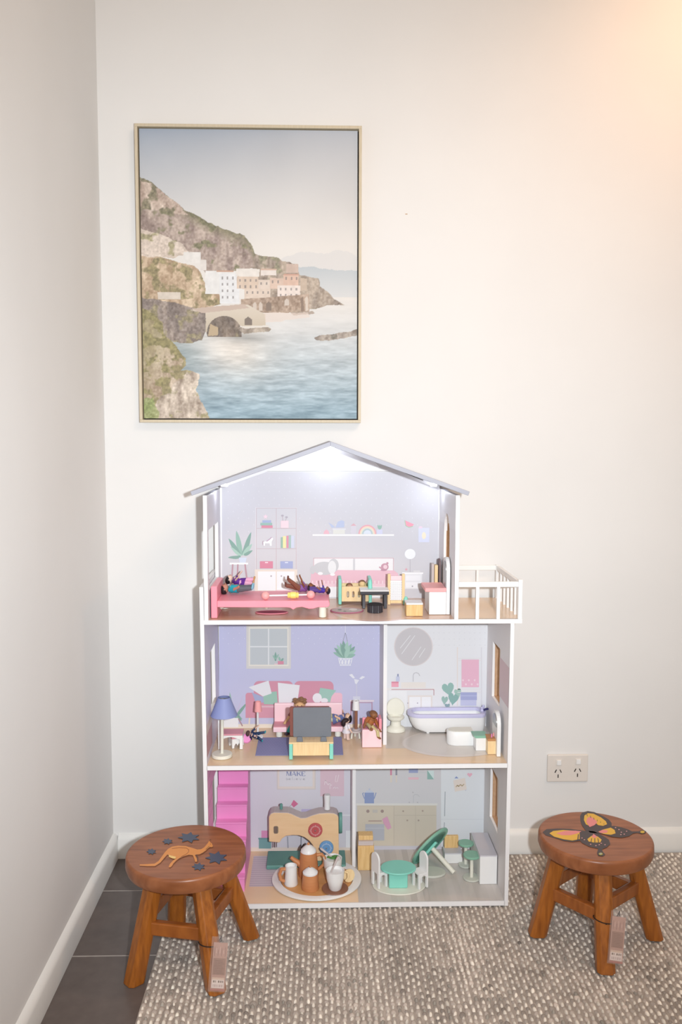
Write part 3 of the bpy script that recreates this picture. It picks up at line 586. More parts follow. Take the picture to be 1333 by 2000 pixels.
d = D(); d.line([(697, 1330), (697, 1364)], 1.2, (200, 200, 216)); d.poly([(682, 1318), (688, 1316), (694, 1324), (690, 1325)], (232, 232, 240)).up(); d.poly([(714, 1322), (708, 1320), (702, 1325), (706, 1327)], (232, 232, 240)).up(); d.poly([(692, 1326), (702, 1328), (697, 1336), (694, 1335)], (228, 228, 238)).up(); d.rect(690, 1360, 704, 1370, (206, 208, 226))
d.rect(684, 1367, 731, 1370.5, (228, 212, 222)); d.line([(686, 1370), (686, 1412)], 2, (176, 130, 156)); d.line([(727, 1371), (727, 1412)], 2, (176, 130, 156)); d.line([(686, 1372), (728, 1372)], 1.6, (176, 130, 156)); d.done('printed_side_table', backp)
d = D()
for a in ((455, 1405, 446, 1352, 3, G1, 3), (458, 1405, 482, 1370, 3, G2, 2), (458, 1402, 480, 1354, 1.2, (190, 180, 214), -3), (462, 1400, 474, 1404, 2.4, G1, 0), (456, 1400, 440, 1372, 3, G2, 0), (464, 1395, 472, 1408, 2.6, G2, 0)): d.leaf(*a)
d.rect(428, 1402, 466, 1420, (236, 236, 240)); d.line([(466, 1403), (474, 1418)], 2.4, (160, 120, 130)); d.done('printed_plant', backp)
# first floor, bathroom
d = D(k=0); d.rect(744, 1216, 953, 1424, (226, 226, 231))
for r in range(4):
    for c in range(11): d.ell(848+c*10, 1224+r*12, .9, .9, (210, 210, 216), 6); d.k -= 1
d.done('printed_wallpaper', backp)
d = D(); d.ell(808, 1263, 38, 38, (214, 203, 204), 40); d.ell(808, 1263, 36, 36.5, (194, 188, 192), 40)
for a, b in (((782, 1266), (802, 1241)), ((785, 1277), (811, 1241)), ((805, 1289), (823, 1263)), ((819, 1284), (831, 1266))): d.line([a, b], 1.4, (222, 220, 224))
d.done('printed_mirror', backp)
d = D(); d.rect(784, 1332.5, 832, 1343.5, (230, 222, 216)); d.rect(756, 1344, 850, 1348, (230, 226, 226)); d.line([(765, 1346.5), (848, 1346.5), (848, 1358)], 1.8, (190, 150, 158)); d.rect(760, 1349, 795, 1420, (234, 234, 238)); d.rect(797, 1358, 845, 1384, (226, 216, 212)); d.rect(800, 1361, 822, 1382, (238, 238, 242)); d.rect(824, 1361, 842, 1382, (238, 238, 242)); d.ell(816, 1373, 1.4, 1.4, (170, 160, 176), 8); d.ell(797, 1373, 1.4, 1.4, (170, 160, 176), 8)
d.line([(807.5, 1331), (807.5, 1319), (809, 1315), (813, 1313.5), (818, 1315), (820.5, 1320)], 1.5, (190, 188, 194)); d.rect(765, 1331, 779, 1341.5, (236, 150, 172)); d.rect(765, 1331, 779, 1334, (216, 120, 146)); d.rect(774, 1321, 781, 1331, (190, 194, 222)); d.rect(776.5, 1316, 779, 1321, (110, 116, 160)); d.done('printed_vanity', backp)
d = D(); d.line([(894, 1264), (894, 1378)], 2.2, (226, 216, 212)); d.line([(941, 1264), (941, 1378)], 2.2, (214, 212, 218))
for y in (1286, 1290, 1346, 1352): d.line([(894, y), (941, y)], 1.2, (222, 218, 220))
d.rect(902, 1288, 936, 1342, (230, 170, 194))
for k in range(6): d.poly([(902.5+k*5.7, 1328+8*(k % 2)), (905+k*5.7, 1326+8*(k % 2)), (907+k*5.7, 1328+8*(k % 2)), (905+k*5.7, 1331+8*(k % 2))], (240, 206, 218))
d.up(); d.rect(900, 1352, 932, 1367, (150, 156, 204)); d.rect(900, 1367, 931, 1378, (186, 188, 222)); d.rect(899, 1358, 932, 1359.5, (176, 182, 220)); d.done('printed_towel_rail', backp)
d = D()
def heart(cx, cy, w, h, c, rot=0):
    q = []
    for i in range(20):
        t = 2*math.pi*i/20; x = 16*math.sin(t)**3/16*w; y = -(13*math.cos(t)-5*math.cos(2*t)-2*math.cos(3*t)-math.cos(4*t))/15*h
        q.append((cx+x*math.cos(rot)-y*math.sin(rot), cy+x*math.sin(rot)+y*math.cos(rot)))
    d.poly(q, c).up()
d.line([(878, 1390), (880, 1360), (884, 1345)], 1.2, (170, 190, 180)); heart(876, 1345, 12, 14, (128, 172, 164), -.2); heart(886, 1364, 10.5, 13, (116, 162, 156), .15); heart(869, 1367, 6.5, 9, (134, 172, 164), .1); heart(895, 1352, 7, 9, (146, 184, 172), -.3); heart(874, 1378, 5, 5, (120, 150, 160)); d.done('printed_plant', backp)
# ground floor, sewing room
d = D(k=0); d.rect(428, 1500, 688, 1664, (212, 210, 222)); d.rect(428, 1655, 688, 1664, (226, 212, 200)); d.done('printed_wallpaper', backp)
d = D(); d.rect(541, 1485, 617, 1542, (210, 202, 200)); d.rect(543, 1485, 615, 1540, (226, 214, 206)); d.rect(546, 1485, 611, 1536, (219, 219, 226)); bl = (112, 122, 170)
def letter(x, y, w, h, ch, c):
    T, t = w*.24, w*.09
    if ch == 'M': d.rect(x, y, x+t, y+h, c); d.poly([(x, y), (x+T, y), (x+w/2+T*.3, y+h), (x+w/2-T*.2, y+h)], c).up(); d.poly([(x+w-T, y), (x+w-T+t, y), (x+w/2+t, y+h), (x+w/2, y+h)], c).up(); d.rect(x+w-T, y, x+w, y+h, c)
    if ch == 'A': d.poly([(x+w*.42, y), (x+w*.5, y), (x+t, y+h), (x, y+h)], c).up(); d.poly([(x+w*.4, y), (x+w*.58, y), (x+w, y+h), (x+w-T, y+h)], c).up(); d.rect(x+w*.22, y+h*.62, x+w*.7, y+h*.70, c)
    if ch == 'K': d.rect(x, y, x+T, y+h, c); d.poly([(x+w-t*1.3, y), (x+w, y), (x+T, y+h*.62), (x+T, y+h*.5)], c).up(); d.poly([(x+w*.36, y+h*.42), (x+w*.52, y+h*.30), (x+w, y+h), (x+w-T, y+h)], c).up()
    if ch == 'E': d.rect(x, y, x+T, y+h, c); d.rect(x, y, x+w*.85, y+t, c); d.rect(x, y+h*.46, x+w*.7, y+h*.46+t, c); d.rect(x, y+h-t, x+w*.9, y+h, c); d.rect(x+w*.78, y, x+w*.88, y+h*.22, c); d.rect(x+w*.82, y+h*.78, x+w*.92, y+h, c)
for ch, x, w in (('M', 560, 9.6), ('A', 570.5, 8.6), ('K', 580, 8.6), ('E', 589.4, 8)): letter(x, 1506.5, w, 8.6, ch, bl)
gl = (190, 190, 198); x = 560
for st_ in ([(0, -5), (0, 0)], [(4, -1.5), (7, -2), (5, -3.5), (4, -1), (7, 0)], [(10, -6), (10, 0)], [(13, -3), (13, 0)], [(16, -1.5), (19, -2), (17, -3.5), (16, -1), (19, 0)], [(22, -3.4), (23.5, 0), (25, -3.4)], [(28, -1.5), (31, -2), (29, -3.5), (28, -1), (31, 0)]): d.line([(560+a*1.16, 1523+b) for a, b in st_], .9, gl)
d.line([(560, 1521.5), (562, 1520), (563.2, 1521.5), (560, 1523)], .9, gl); d.done('printed_poster', backp)
d = D(); d.rect(626, 1485, 672.5, 1555, (218, 186, 200)); wl = (238, 220, 228)
for q in ([(634, 1533), (636, 1524), (639, 1530), (641, 1533)], [(642, 1533), (644, 1528), (646, 1533)], [(657, 1514), (655, 1526), (658, 1527)], [(662, 1513), (659, 1527)], [(645, 1541), (645, 1534), (649, 1533)], [(651, 1540), (654, 1536), (656, 1540), (659, 1537), (661, 1540)]): d.line(q, 1.3, wl)
d.done('printed_poster', backp)
d = D(); d.line([(563, 1590), (564, 1577), (572, 1570)], 1.2, (170, 168, 180)); d.poly([(569, 1571), (574, 1562), (583, 1570), (574, 1577)], (206, 92, 138)).up(); d.rect(589, 1580, 612, 1586, (186, 176, 222)); d.line([(560, 1592), (690, 1592)], 2.5, (232, 232, 238)); d.line([(560, 1592), (563, 1656)], 2.4, (150, 150, 166)); d.line([(590, 1592), (588, 1656)], 2.4, (130, 130, 146)); d.rect(676, 1622, 690, 1655, (236, 238, 244))
d.rect(511, 1622, 524, 1636, (214, 130, 178)); d.rect(506, 1637, 530, 1657, (92, 146, 148)); d.rect(505, 1636, 531, 1639, (80, 130, 134)); d.line([(546, 1634), (572, 1632)], 1.6, (200, 198, 214)); d.done('printed_desk', backp)
# ground floor, kitchen
d = D(k=0); d.rect(688, 1500, 948, 1664, (206, 203, 208)); d.rect(688, 1652, 862, 1664, (196, 192, 204)); d.done('printed_wallpaper', backp)
d = D(); d.rect(698, 1572, 853, 1652, (204, 190, 172)); d.rect(696, 1569, 855, 1573, (222, 218, 214)); d.rect(700, 1575, 769, 1650, (208, 194, 174)); d.line([(770, 1574), (770, 1651)], .8, (186, 172, 156)); d.line([(812, 1574), (812, 1651)], .8, (186, 172, 156)); d.line([(770, 1592), (852, 1592)], .8, (186, 172, 156))
for x, y in ((788, 1584), (826, 1583.5), (796, 1602), (818, 1602)): d.ell(x, y, 1.8, 1.8, (160, 138, 126), 8)
for x in (719, 747): d.ell(x, 1584, 3.2, 3.2, (150, 126, 120), 12)
d.rect(728, 1581, 738, 1587, (192, 184, 176)); d.line([(720, 1603), (746, 1603)], 2, (166, 136, 128)); d.rect(714, 1609, 751, 1641, (172, 174, 186)); d.rect(714, 1616, 751, 1618, (186, 188, 198)); d.poly([(747, 1599), (757, 1594), (765, 1616), (758, 1620), (750, 1608)], (216, 150, 182)).up(); d.done('printed_oven_cabinets', backp)
d = D(); d.rect(712.5, 1548, 731, 1569, (124, 142, 192)); d.poly([(714, 1548), (716, 1544), (727, 1544), (730, 1548)], (192, 200, 222)).up(); d.ell(722, 1541.5, 1.6, 1.8, (176, 186, 214), 8); d.line([(712.5, 1560), (708.5, 1550), (711, 1548)], 1.6, (124, 142, 192)); d.line([(731, 1560), (735, 1548)], 1.8, (124, 142, 192)); d.done('printed_kettle', backp)
d = D(); d.line([(808, 1568), (808, 1554), (811, 1551.5), (816, 1552), (820, 1556)], 1.2, (186, 186, 192)); d.ell(807, 1547.5, 1.4, 1.4, (180, 176, 180), 8); d.ell(800, 1567, 1.6, 1.4, (184, 180, 186), 8); d.ell(816, 1567, 1.6, 1.4, (184, 180, 186), 8); d.done('printed_tap', backp)
for q_, c_ in (((762.5, 1490, 766, 1514), (206, 120, 150)), ((763, 1514, 766, 1528), (222, 208, 192)), ((773, 1490, 776.5, 1514), (132, 130, 146)), ((773.5, 1514, 776, 1528), (220, 206, 192))): D().rect(*q_, c_).done('printed_utensil', backp)
d = D()
d.rect(799, 1490, 817, 1509.5, (140, 150, 196)); d.rect(798, 1518, 818, 1522.5, (230, 180, 194)); d.line([(819, 1509), (833, 1509)], 1, (190, 200, 200)); d.rect(835, 1505, 848, 1522, (206, 226, 226)); d.poly([(835, 1504), (848, 1522), (835, 1522)], (128, 172, 164)).up(); d.done('printed_kitchen_tools', backp)
d = D(); d.rect(862, 1490, 946, 1660, (222, 226, 232)); d.line([(870, 1546), (869, 1594)], 1.8, (160, 166, 176)); d.line([(868.6, 1606), (868, 1616)], 1.6, (160, 166, 176)); d.line([(862, 1600), (946, 1600)], .8, (206, 210, 218)); d.poly([(886, 1524), (909, 1519), (912, 1542), (889, 1546)], (228, 214, 204)).up(); d.poly([(888, 1520), (892, 1516), (896, 1520)], (110, 130, 190)).up(); d.line([(891, 1537), (894, 1533), (896, 1536), (900, 1532), (903, 1535), (907, 1531)], 2, (184, 160, 124)); heart(918, 1513, 5, 4.5, (232, 170, 190)); d.ell(910, 1543, 1.4, 1.4, (200, 200, 214), 8); d.done('printed_fridge', backp)
# floors of the rooms, printed
def FD(z, k=0): d = Decal('z', z); d.k = k; return d
fp = [o for o in house.children if o.name.startswith('floor_panel')]
def fr(d, x0, x1, y0, y1, c):
    o = .00035+.00009*d.k; d.m.add([(x0, y0, d.lv+o), (x1, y0, d.lv+o), (x1, y1, d.lv+o), (x0, y1, d.lv+o)], [(0, 1, 2, 3)], None, c); d.up(); return d
tan, tan2 = (228, 200, 168), (200, 165, 131)
d = FD(Z3); fr(d, xla+PT, xra-PT, YF+.003, YB, (214, 178, 154))
for k in range(5): fr(d, xla+PT, xra-PT, YF+.003+k*.055, YF+.0036+k*.055, (200, 164, 140)); d.k -= 1
d.up(); d.ell(735, 1195, 86, 19, (220, 186, 176)); d.ell(735, 1195, 78, 16.5, (206, 170, 152)); fr(d, xra+.001, xbal-.002, YF+.004, -.02, (226, 200, 172)); d.done('printed_floor', fp[2], FPRINT)
dv2 = W(753, 1300, -.19)[0]; dv1 = W(693, 1600, -.143)[0]
d = FD(Z2); fr(d, xi(.37), xo(.37), YF+.003, YB, tan)
for k in range(5): fr(d, xi(.37), xo(.37), YF+.003+k*.055, YF+.0036+k*.055, (212, 184, 152)); d.k -= 1
d.up(); fr(d, dv2+.003, xo(.37), -.19, YB, (208, 198, 190)); d.ell(892, 1452, 106, 27, (214, 203, 196), 40); d.ell(892, 1451, 100, 24, (204, 196, 190), 40); d.done('printed_floor', fp[1], FPRINT)
d = FD(Z1); fr(d, xi(.02), dv1+.02, YF+.003, YB, (232, 202, 168)); fr(d, xi(.02)+.09, dv1-.03, -.215, -.05, (206, 196, 204))
for k in range(14): fr(d, xi(.02)+.09, dv1-.03, -.212+k*.0115, -.208+k*.0115, (190, 180, 192)); d.k -= 1
d.up(); fr(d, dv1+.004, xo(.02), YF+.003, YB, (200, 194, 190)); w_ = (xo(.02)-dv1-.004)/22
for k in range(22):
    c = rng.integers(-9, 10); fr(d, dv1+.004+w_*k, dv1+.004+w_*(k+1)-.0006, YF+.003, YB, (198+c, 191+c, 186+c)); d.k -= 1
d.done('printed_floor', fp[0], FPRINT)
# tints on the inner faces of the side walls
def wall_tint(xf, sgn, holes, z0, z1, c, bands=(), parent=house):
    d = Decal('x', xf, sgn); pv = z0
    for ya, yb, za, zb, _ in holes:
        if za > pv: d.poly([(YF+.002, pv), (YB, pv), (YB, za), (YF+.002, za)], c)
        d.poly([(YF+.002, za), (ya, za), (ya, zb), (YF+.002, zb)], c); d.poly([(yb, za), (YB, za), (YB, zb), (yb, zb)], c); pv = zb
    d.poly([(YF+.002, pv), (YB, pv), (YB, z1), (YF+.002, z1)], c); d.up()
    for ya, yb, za, zb, cc in bands: d.poly([(ya, za), (yb, za), (yb, zb), (ya, zb)], cc)
    return d.done('tinted_side_wall', parent)
wall_tint(lambda z: xl_at(z)+PT, 1, [WL2], Z2, Z3-TH, (216, 210, 232), [(YF+.002, -.19, Z2+.02, Z2+.075, (186, 128, 142)), (YF+.002, -.19, Z2+.075, Z2+.10, (214, 196, 190))])
wall_tint(lambda z: xl_at(z)+PT, 1, [WL1], Z1, Z2-TH, (228, 160, 200), [(YF+.002, -.21, Z1+.035*k, Z1+.035*k+.003, (196, 112, 164)) for k in range(1, 10)])  # pink wall colour with evenly spaced darker stripes
wall_tint(lambda z: xla+PT, 1, [WLA], Z3, ze-.002, (228, 225, 233))
wall_tint(lambda z: xra-PT, -1, [DRA[:3]+(DRA[3]-.03, 1)], Z3, DRA[3]-.03, (232, 228, 230))
wall_tint(lambda z: xra-PT, -1, [], DRA[3], ze-.002, (234, 233, 236))
wall_tint(lambda z: xr_at(z)-PT, -1, [WR2], Z2, Z3-TH, (236, 232, 233), [(-.19, YF+.002, WR2[2]+.03, WR2[3]-.02, (214, 186, 190))])
wall_tint(lambda z: xr_at(z)-PT, -1, [WR1], Z1, Z2-TH, (226, 221, 220))
# ------------------------------------------------------------------ two wooden stools
ZS = .25
def stool(name, label, feet, zf, ctr, r):
    base = np.mean([G(*f, zf) for f in feet], 0)
    t = thing(name, label, 'stool', (base[0], base[1], 0)); C = Vector((ctr[0], ctr[1], 0))
    M = rotz(.35, (C.x, C.y, 0))
    MB().lathe([(0, ZS-.036), (r-.010, ZS-.036), (r-.003, ZS-.032), (r+.0005, ZS-.022), (r, ZS-.010), (r-.0002, ZS-.0055), (r-.0014, ZS-.0022), (r-.0038, ZS-.0004), (r-.0055, ZS-.00002), (r-.0065, ZS), (r-.02, ZS-.0001), (.05, ZS-.0005), (0, ZS-.0005)], 64, M).build('seat', SEATW, t, smooth=True)
    F = [Vector(G(*f, zf)) for f in feet]; tops = []; h = .0195
    for i, f in enumerate(F):
        d = f-Vector((C.x, C.y, f.z)); d.z = 0; u = d.normalized(); v = Vector((-u.y, u.x, 0))
        top = Vector((C.x, C.y, ZS-.034))+u*(.082); bot = f.copy(); bot.z = .0003 if f.x < RUGX0-.02 else zf; tops.append((top, bot, u, v)); m = MB(); ch = .008
        ringp = [(h, -h+ch), (h, h-ch), (h-ch, h), (-h+ch, h), (-h, h-ch), (-h, -h+ch), (-h+ch, -h), (h-ch, -h)]
        vs = []
        for c, sc in ((bot, 1.02), (bot.lerp(top, .5), 1.0), (top, .96)): vs += [tuple(c+u*(a*sc)+v*(b*sc)) for a, b in ringp]
        fs = [tuple(range(7, -1, -1)), tuple(range(16, 24))]+[(k*8+j, k*8+(j+1) % 8, k*8+8+(j+1) % 8, k*8+8+j) for k in range(2) for j in range(8)]
        m.add(vs, fs).build('leg', LEGW, t, bevel=.002)
    n = len(F)
    for i in range(n):
        a, b = tops[i], tops[(i+1) % n]; z = .115 if i % 2 == 0 else .135
        pa = a[1].lerp(a[0], (z-a[1].z)/(a[0].z-a[1].z)); pb = b[1].lerp(b[0], (z-b[1].z)/(b[0].z-b[1].z)); d = (pb-pa).normalized()
        pa = pa+d*.012; pb = pb-d*.012; s = d.cross(Vector((0, 0, 1))).normalized()*.0085; k = Vector((0, 0, .015))
        MB().hexa([tuple(p) for p in (pa-s-k, pa+s-k, pb+s-k, pb-s-k, pa-s+k, pa+s+k, pb+s+k, pb-s+k)][:] if s.cross(d).z > 0 else [tuple(p) for p in (pa+s-k, pa-s-k, pb-s-k, pb+s-k, pa+s+k, pa-s+k, pb-s+k, pb+s+k)]).build('stretcher', STOOLW, t, bevel=.003)
    return t, tops, C
feetL = [(262, 1911), (422, 1934), (489, 1828), (345, 1808)]; feetR = [(1050, 1824), (1183, 1895), (1278, 1830), (1140, 1768)]
cL, cR = G(364, 1661, ZS), G(1163.5, 1631, ZS)
stL, topsL, CL = stool('kangaroo_stool', 'round wooden stool painted with a kangaroo and dark blue stars', feetL, .0088, cL, .1335)
stR, topsR, CR = stool('butterfly_stool', 'round wooden stool painted with a pink and yellow butterfly', feetR, .0088, cR, .1305)
class Top(Decal):
    pale = 0
    def p3(s, pts):
        o = .0004+.00012*s.k; r = []
        for a, b in pts: p = G(a, b, ZS); r.append((p[0], p[1], ZS+o))
        return r
def zk(x, y): return (270+x*200/1333, 1610+y*100/666)
def TD(k=0): d = Top('z', ZS); d.k = k; return d
d = TD(); org, dk_ = (214, 140, 66), (120, 66, 30)
body = [(20, 524), (120, 520), (215, 514), (265, 480), (310, 420), (345, 370), (390, 322), (440, 293), (520, 280), (620, 285), (700, 308), (770, 330), (820, 326), (860, 302), (890, 268), (915, 236), (925, 215), (940, 238), (960, 250), (975, 288), (960, 300), (935, 296), (905, 318), (880, 345), (840, 372), (800, 392), (760, 395), (740, 402), (765, 455), (770, 486), (740, 490), (735, 458), (712, 404), (660, 398), (590, 418), (540, 440), (500, 470), (460, 510), (440, 545), (420, 562), (396, 560), (412, 520), (450, 478), (490, 450), (480, 432), (440, 420), (392, 400), (380, 396), (340, 440), (290, 500), (220, 545), (120, 546), (20, 540)]
d.poly([zk(x+4, y+8) for x, y in body], dk_).up(); d.poly([zk(*p) for p in body], org).up()
d.poly([zk(*p) for p in ((398, 402), (440, 412), (492, 424), (484, 452), (450, 448), (400, 428))], (232, 196, 120)).up()
d.line([zk(*p) for p in ((440, 320), (540, 306), (630, 312), (662, 336), (655, 366), (620, 396), (560, 424))], .9, (150, 84, 36)); d.line([zk(*p) for p in ((760, 400), (778, 440), (776, 480))], 1.6, (90, 60, 50)); d.line([zk(*p) for p in ((880, 330), (925, 290))], .9, (120, 100, 50)); d.line([zk(*p) for p in ((930, 215), (950, 200))], 1.2, (110, 70, 40)); d.ell(*zk(942, 262), .7, .6, (60, 40, 30), 8)
d.done('kangaroo_painting', stL, INLAY)
for cx_, cy_, rx, ry in ((660, 172, 150, 72), (382, 222, 72, 42), (172, 355, 68, 42), (1020, 436, 152, 86), (786, 552, 92, 54)):
    d = TD(); pts = []
    for i in range(14):
        a = math.pi*i/7+.2; k = 1 if i % 2 == 0 else .56; pts.append(zk(cx_+rx*k*math.sin(a), cy_-ry*k*math.cos(a)))
    d.poly([(x+.5, y+.8) for x, y in pts], (44, 36, 40)).up(); d.poly(pts, (66, 76, 98)).up(); d.done('star_painting', stL, INLAY)
def zb(x, y): return (1040+x*250/1333, 1570+y*120/640)
d = TD(); bk, ye, pk_ = (62, 46, 46), (222, 172, 44), (224, 132, 130)
B_ = lambda pts, c: d.poly([zb(*p) for p in pts], c)
B_([(505, 180), (500, 130), (520, 92), (580, 76), (650, 88), (740, 130), (800, 165), (828, 200), (830, 250), (760, 262), (680, 268), (640, 300), (590, 310), (560, 280), (520, 225)], bk)
B_([(110, 295), (150, 265), (260, 258), (400, 262), (520, 280), (600, 290), (640, 300), (600, 360), (520, 385), (420, 398), (330, 388), (230, 355), (140, 330)], bk); d.up()
B_([(560, 250), (700, 255), (850, 230), (930, 246), (1010, 272), (1040, 290), (1110, 288), (1150, 270), (1190, 290), (1180, 312), (1140, 318), (1100, 305), (1050, 312), (1010, 340), (930, 356), (830, 345), (730, 315), (600, 300)], bk)
B_([(480, 320), (560, 280), (650, 290), (730, 330), (800, 375), (815, 420), (780, 455), (730, 475), (735, 500), (762, 530), (740, 550), (690, 545), (675, 515), (690, 470), (600, 450), (520, 410), (490, 370)], bk); d.up()
B_([(540, 170), (545, 125), (580, 100), (640, 105), (720, 145), (770, 185), (782, 215), (740, 232), (690, 225), (660, 200), (600, 235), (560, 215)], ye)
B_([(180, 310), (220, 285), (320, 275), (430, 282), (495, 300), (495, 370), (420, 385), (330, 372), (230, 345)], ye)
B_([(690, 292), (740, 270), (820, 250), (860, 275), (870, 310), (820, 325), (740, 315)], ye); B_([(575, 370), (620, 335), (680, 340), (725, 375), (710, 405), (640, 405), (590, 395)], ye); d.up()
B_([(565, 190), (575, 150), (610, 135), (655, 165), (680, 195), (650, 225), (600, 245)], pk_); B_([(250, 310), (340, 285), (450, 282), (515, 290), (470, 312), (400, 330), (310, 330)], pk_)
B_([(690, 296), (730, 274), (790, 280), (780, 305), (720, 308)], pk_); B_([(620, 345), (640, 315), (680, 345), (650, 362)], pk_); d.up()
B_([(470, 385), (478, 320), (488, 320), (482, 385)], bk)
for k in range(6): B_([(568+k*36, 108+k*20), (572+k*36, 106+k*20), (580+k*34, 132+k*17), (574+k*34, 133+k*17)], bk)
for k in range(3): B_([(610+k*40, 405), (618+k*40, 405), (625+k*32, 362), (618+k*32, 362)], bk)
d.up()
for x, y in ((870, 252), (905, 272), (930, 300), (960, 320), (985, 290), (925, 325), (545, 378), (610, 425), (665, 440), (720, 415), (760, 430), (700, 430), (520, 360)): d.ell(*zb(x, y), 1.5, 1.0, (206, 150, 150), 8); d.k -= 1
d.up(); d.ell(*zb(1150, 297), 4.4, 2.6, (206, 170, 50), 12); d.ell(*zb(715, 527), 4, 2.6, (170, 160, 60), 12); d.ell(*zb(715, 525), 2, 1.3, (150, 160, 170), 10); d.done('butterfly_painting', stR, INLAY)
# clear-sleeved swing tags tied to the front legs
def swing_tag(label, top_bot, zl, p_top, p_bot, w, yoff, extra):
    top, bot, u, v = top_bot; c = bot.lerp(top, (zl-bot.z)/(top.z-bot.z)); t = thing('swing_tag', label, 'tag', tuple(c))
    M = Matrix.Translation(c); r = .0222
    pts = [c+u*(r*math.cos(a))*1.02+v*(r*math.sin(a))+Vector((0, 0, .004*math.cos(a+1))) for a in np.linspace(0, 2*math.pi, 28, endpoint=False)]
    MB().tube(pts, .0011, 6, closed=True).build('string_loop', STRING, t)
    y = c.y+yoff; P, Q = Vector(W(*p_top, y)), Vector(W(*p_bot, y-.026)); ax = (P-Q).normalized(); sx = Vector((1, 0, 0)); sx = (sx-ax*sx.dot(ax)).normalized(); nn = ax.cross(sx)*-1
    L = (P-Q).length; k0 = c+v*r*extra+u*.004
    nf = sx.cross(ax)                                           # faces the viewer
    if nf.y > 0: nf = -nf
    MB().tube([c+u*r*1.0, k0+Vector((0, -.004, .001)), P+ax*.004, P-ax*.006], .0010, 6).build('string_tail', STRING, t)
    m = MB()
    def q(a0, b0, a1, b1, o, col): m.add([tuple(Q+sx*(a-.5)*w+ax*(b*L)+nf*o) for a, b in ((a0, b0), (a1, b0), (a1, b1), (a0, b1))], [(0, 1, 2, 3)], None, col)
    q(.06, .0, .94, .92, .0, (178, 138, 122)); q(.06, .0, .94, .92, -.0012, (178, 138, 122)); q(.12, .30, .88, .62, .0003, (150, 112, 94)); q(.12, .05, .88, .21, .0003, (222, 204, 196)); q(.12, .21, .88, .25, .0003, (206, 176, 156)); q(.06, .0, .94, .035, .0003, (170, 104, 92))
    for k in range(9): q(.2, .325+k*.031, .80-(k % 3)*.06, .335+k*.031, .0005, (128, 92, 76))
    for x0, x1 in ((.20, .30), (.34, .38), (.50, .60), (.64, .72), (.76, .82)): q(x0, .155, x1, .195, .0005, (130, 110, 96))
    for x0, x1 in ((.2, .23), (.26, .28), (.31, .36), (.40, .42), (.46, .49), (.54, .56), (.60, .65), (.68, .70), (.74, .79)): q(x0, .07, x1, .12, .0005, (176, 150, 144))
    for k in range(7): q(.14+k*.11, .66+.05*(k % 2), .18+k*.11, .84-.03*(k % 3), .0004, (200, 164, 150) if k % 2 else (150, 112, 100))
    m.build('card', TAGM, t)
    s = MB()
    vs = []
    for kx in range(7):
        for ky in range(13):
            a, b = kx/6, ky/12; vs.append(tuple(Q+sx*((a-.5)*w*1.14)+ax*(b*1.06-.02)*L+nf*(.0018+.0012*math.sin(a*9+b*7)*(1 if b > .6 else .3))))
    fs = [(i*13+j, (i+1)*13+j, (i+1)*13+j+1, i*13+j+1) for i in range(6) for j in range(12)]
    s.add(vs, fs).build('plastic_sleeve', SLEEVE, t, smooth=True)
swing_tag('clear-sleeved brown paper tag tied to the kangaroo stool front leg', topsL[1], .098, (432.5, 1833), (424.5, 1935), .034, -.028, 1)
swing_tag('clear-sleeved brown paper tag tied to the butterfly stool front leg', topsR[1], .110, (1211, 1783), (1203, 1881), .034, -.026, 1)
# ------------------------------------------------------------------ toys: shared builders
E_ = .0005
def fl(px, py, z): return G(px, py, z)
def span(px0, px1, py, z):             # front edge of a thing standing on floor z: its left x, right x and depth y
    y = G((px0+px1)/2, py, z)[1]; return W(px0, py, y)[0], W(px1, py, y)[0], y
def zat(px, py, y): return W(px, py, y)[2]
def cyl(r, z0, z1, ch=.001): return [(0, z0), (r-ch, z0), (r, z0+ch), (r, z1-ch), (r-ch, z1), (0, z1)]
ZT = {1: Z1+.0012, 2: Z2+.0012, 3: Z3+.0012}
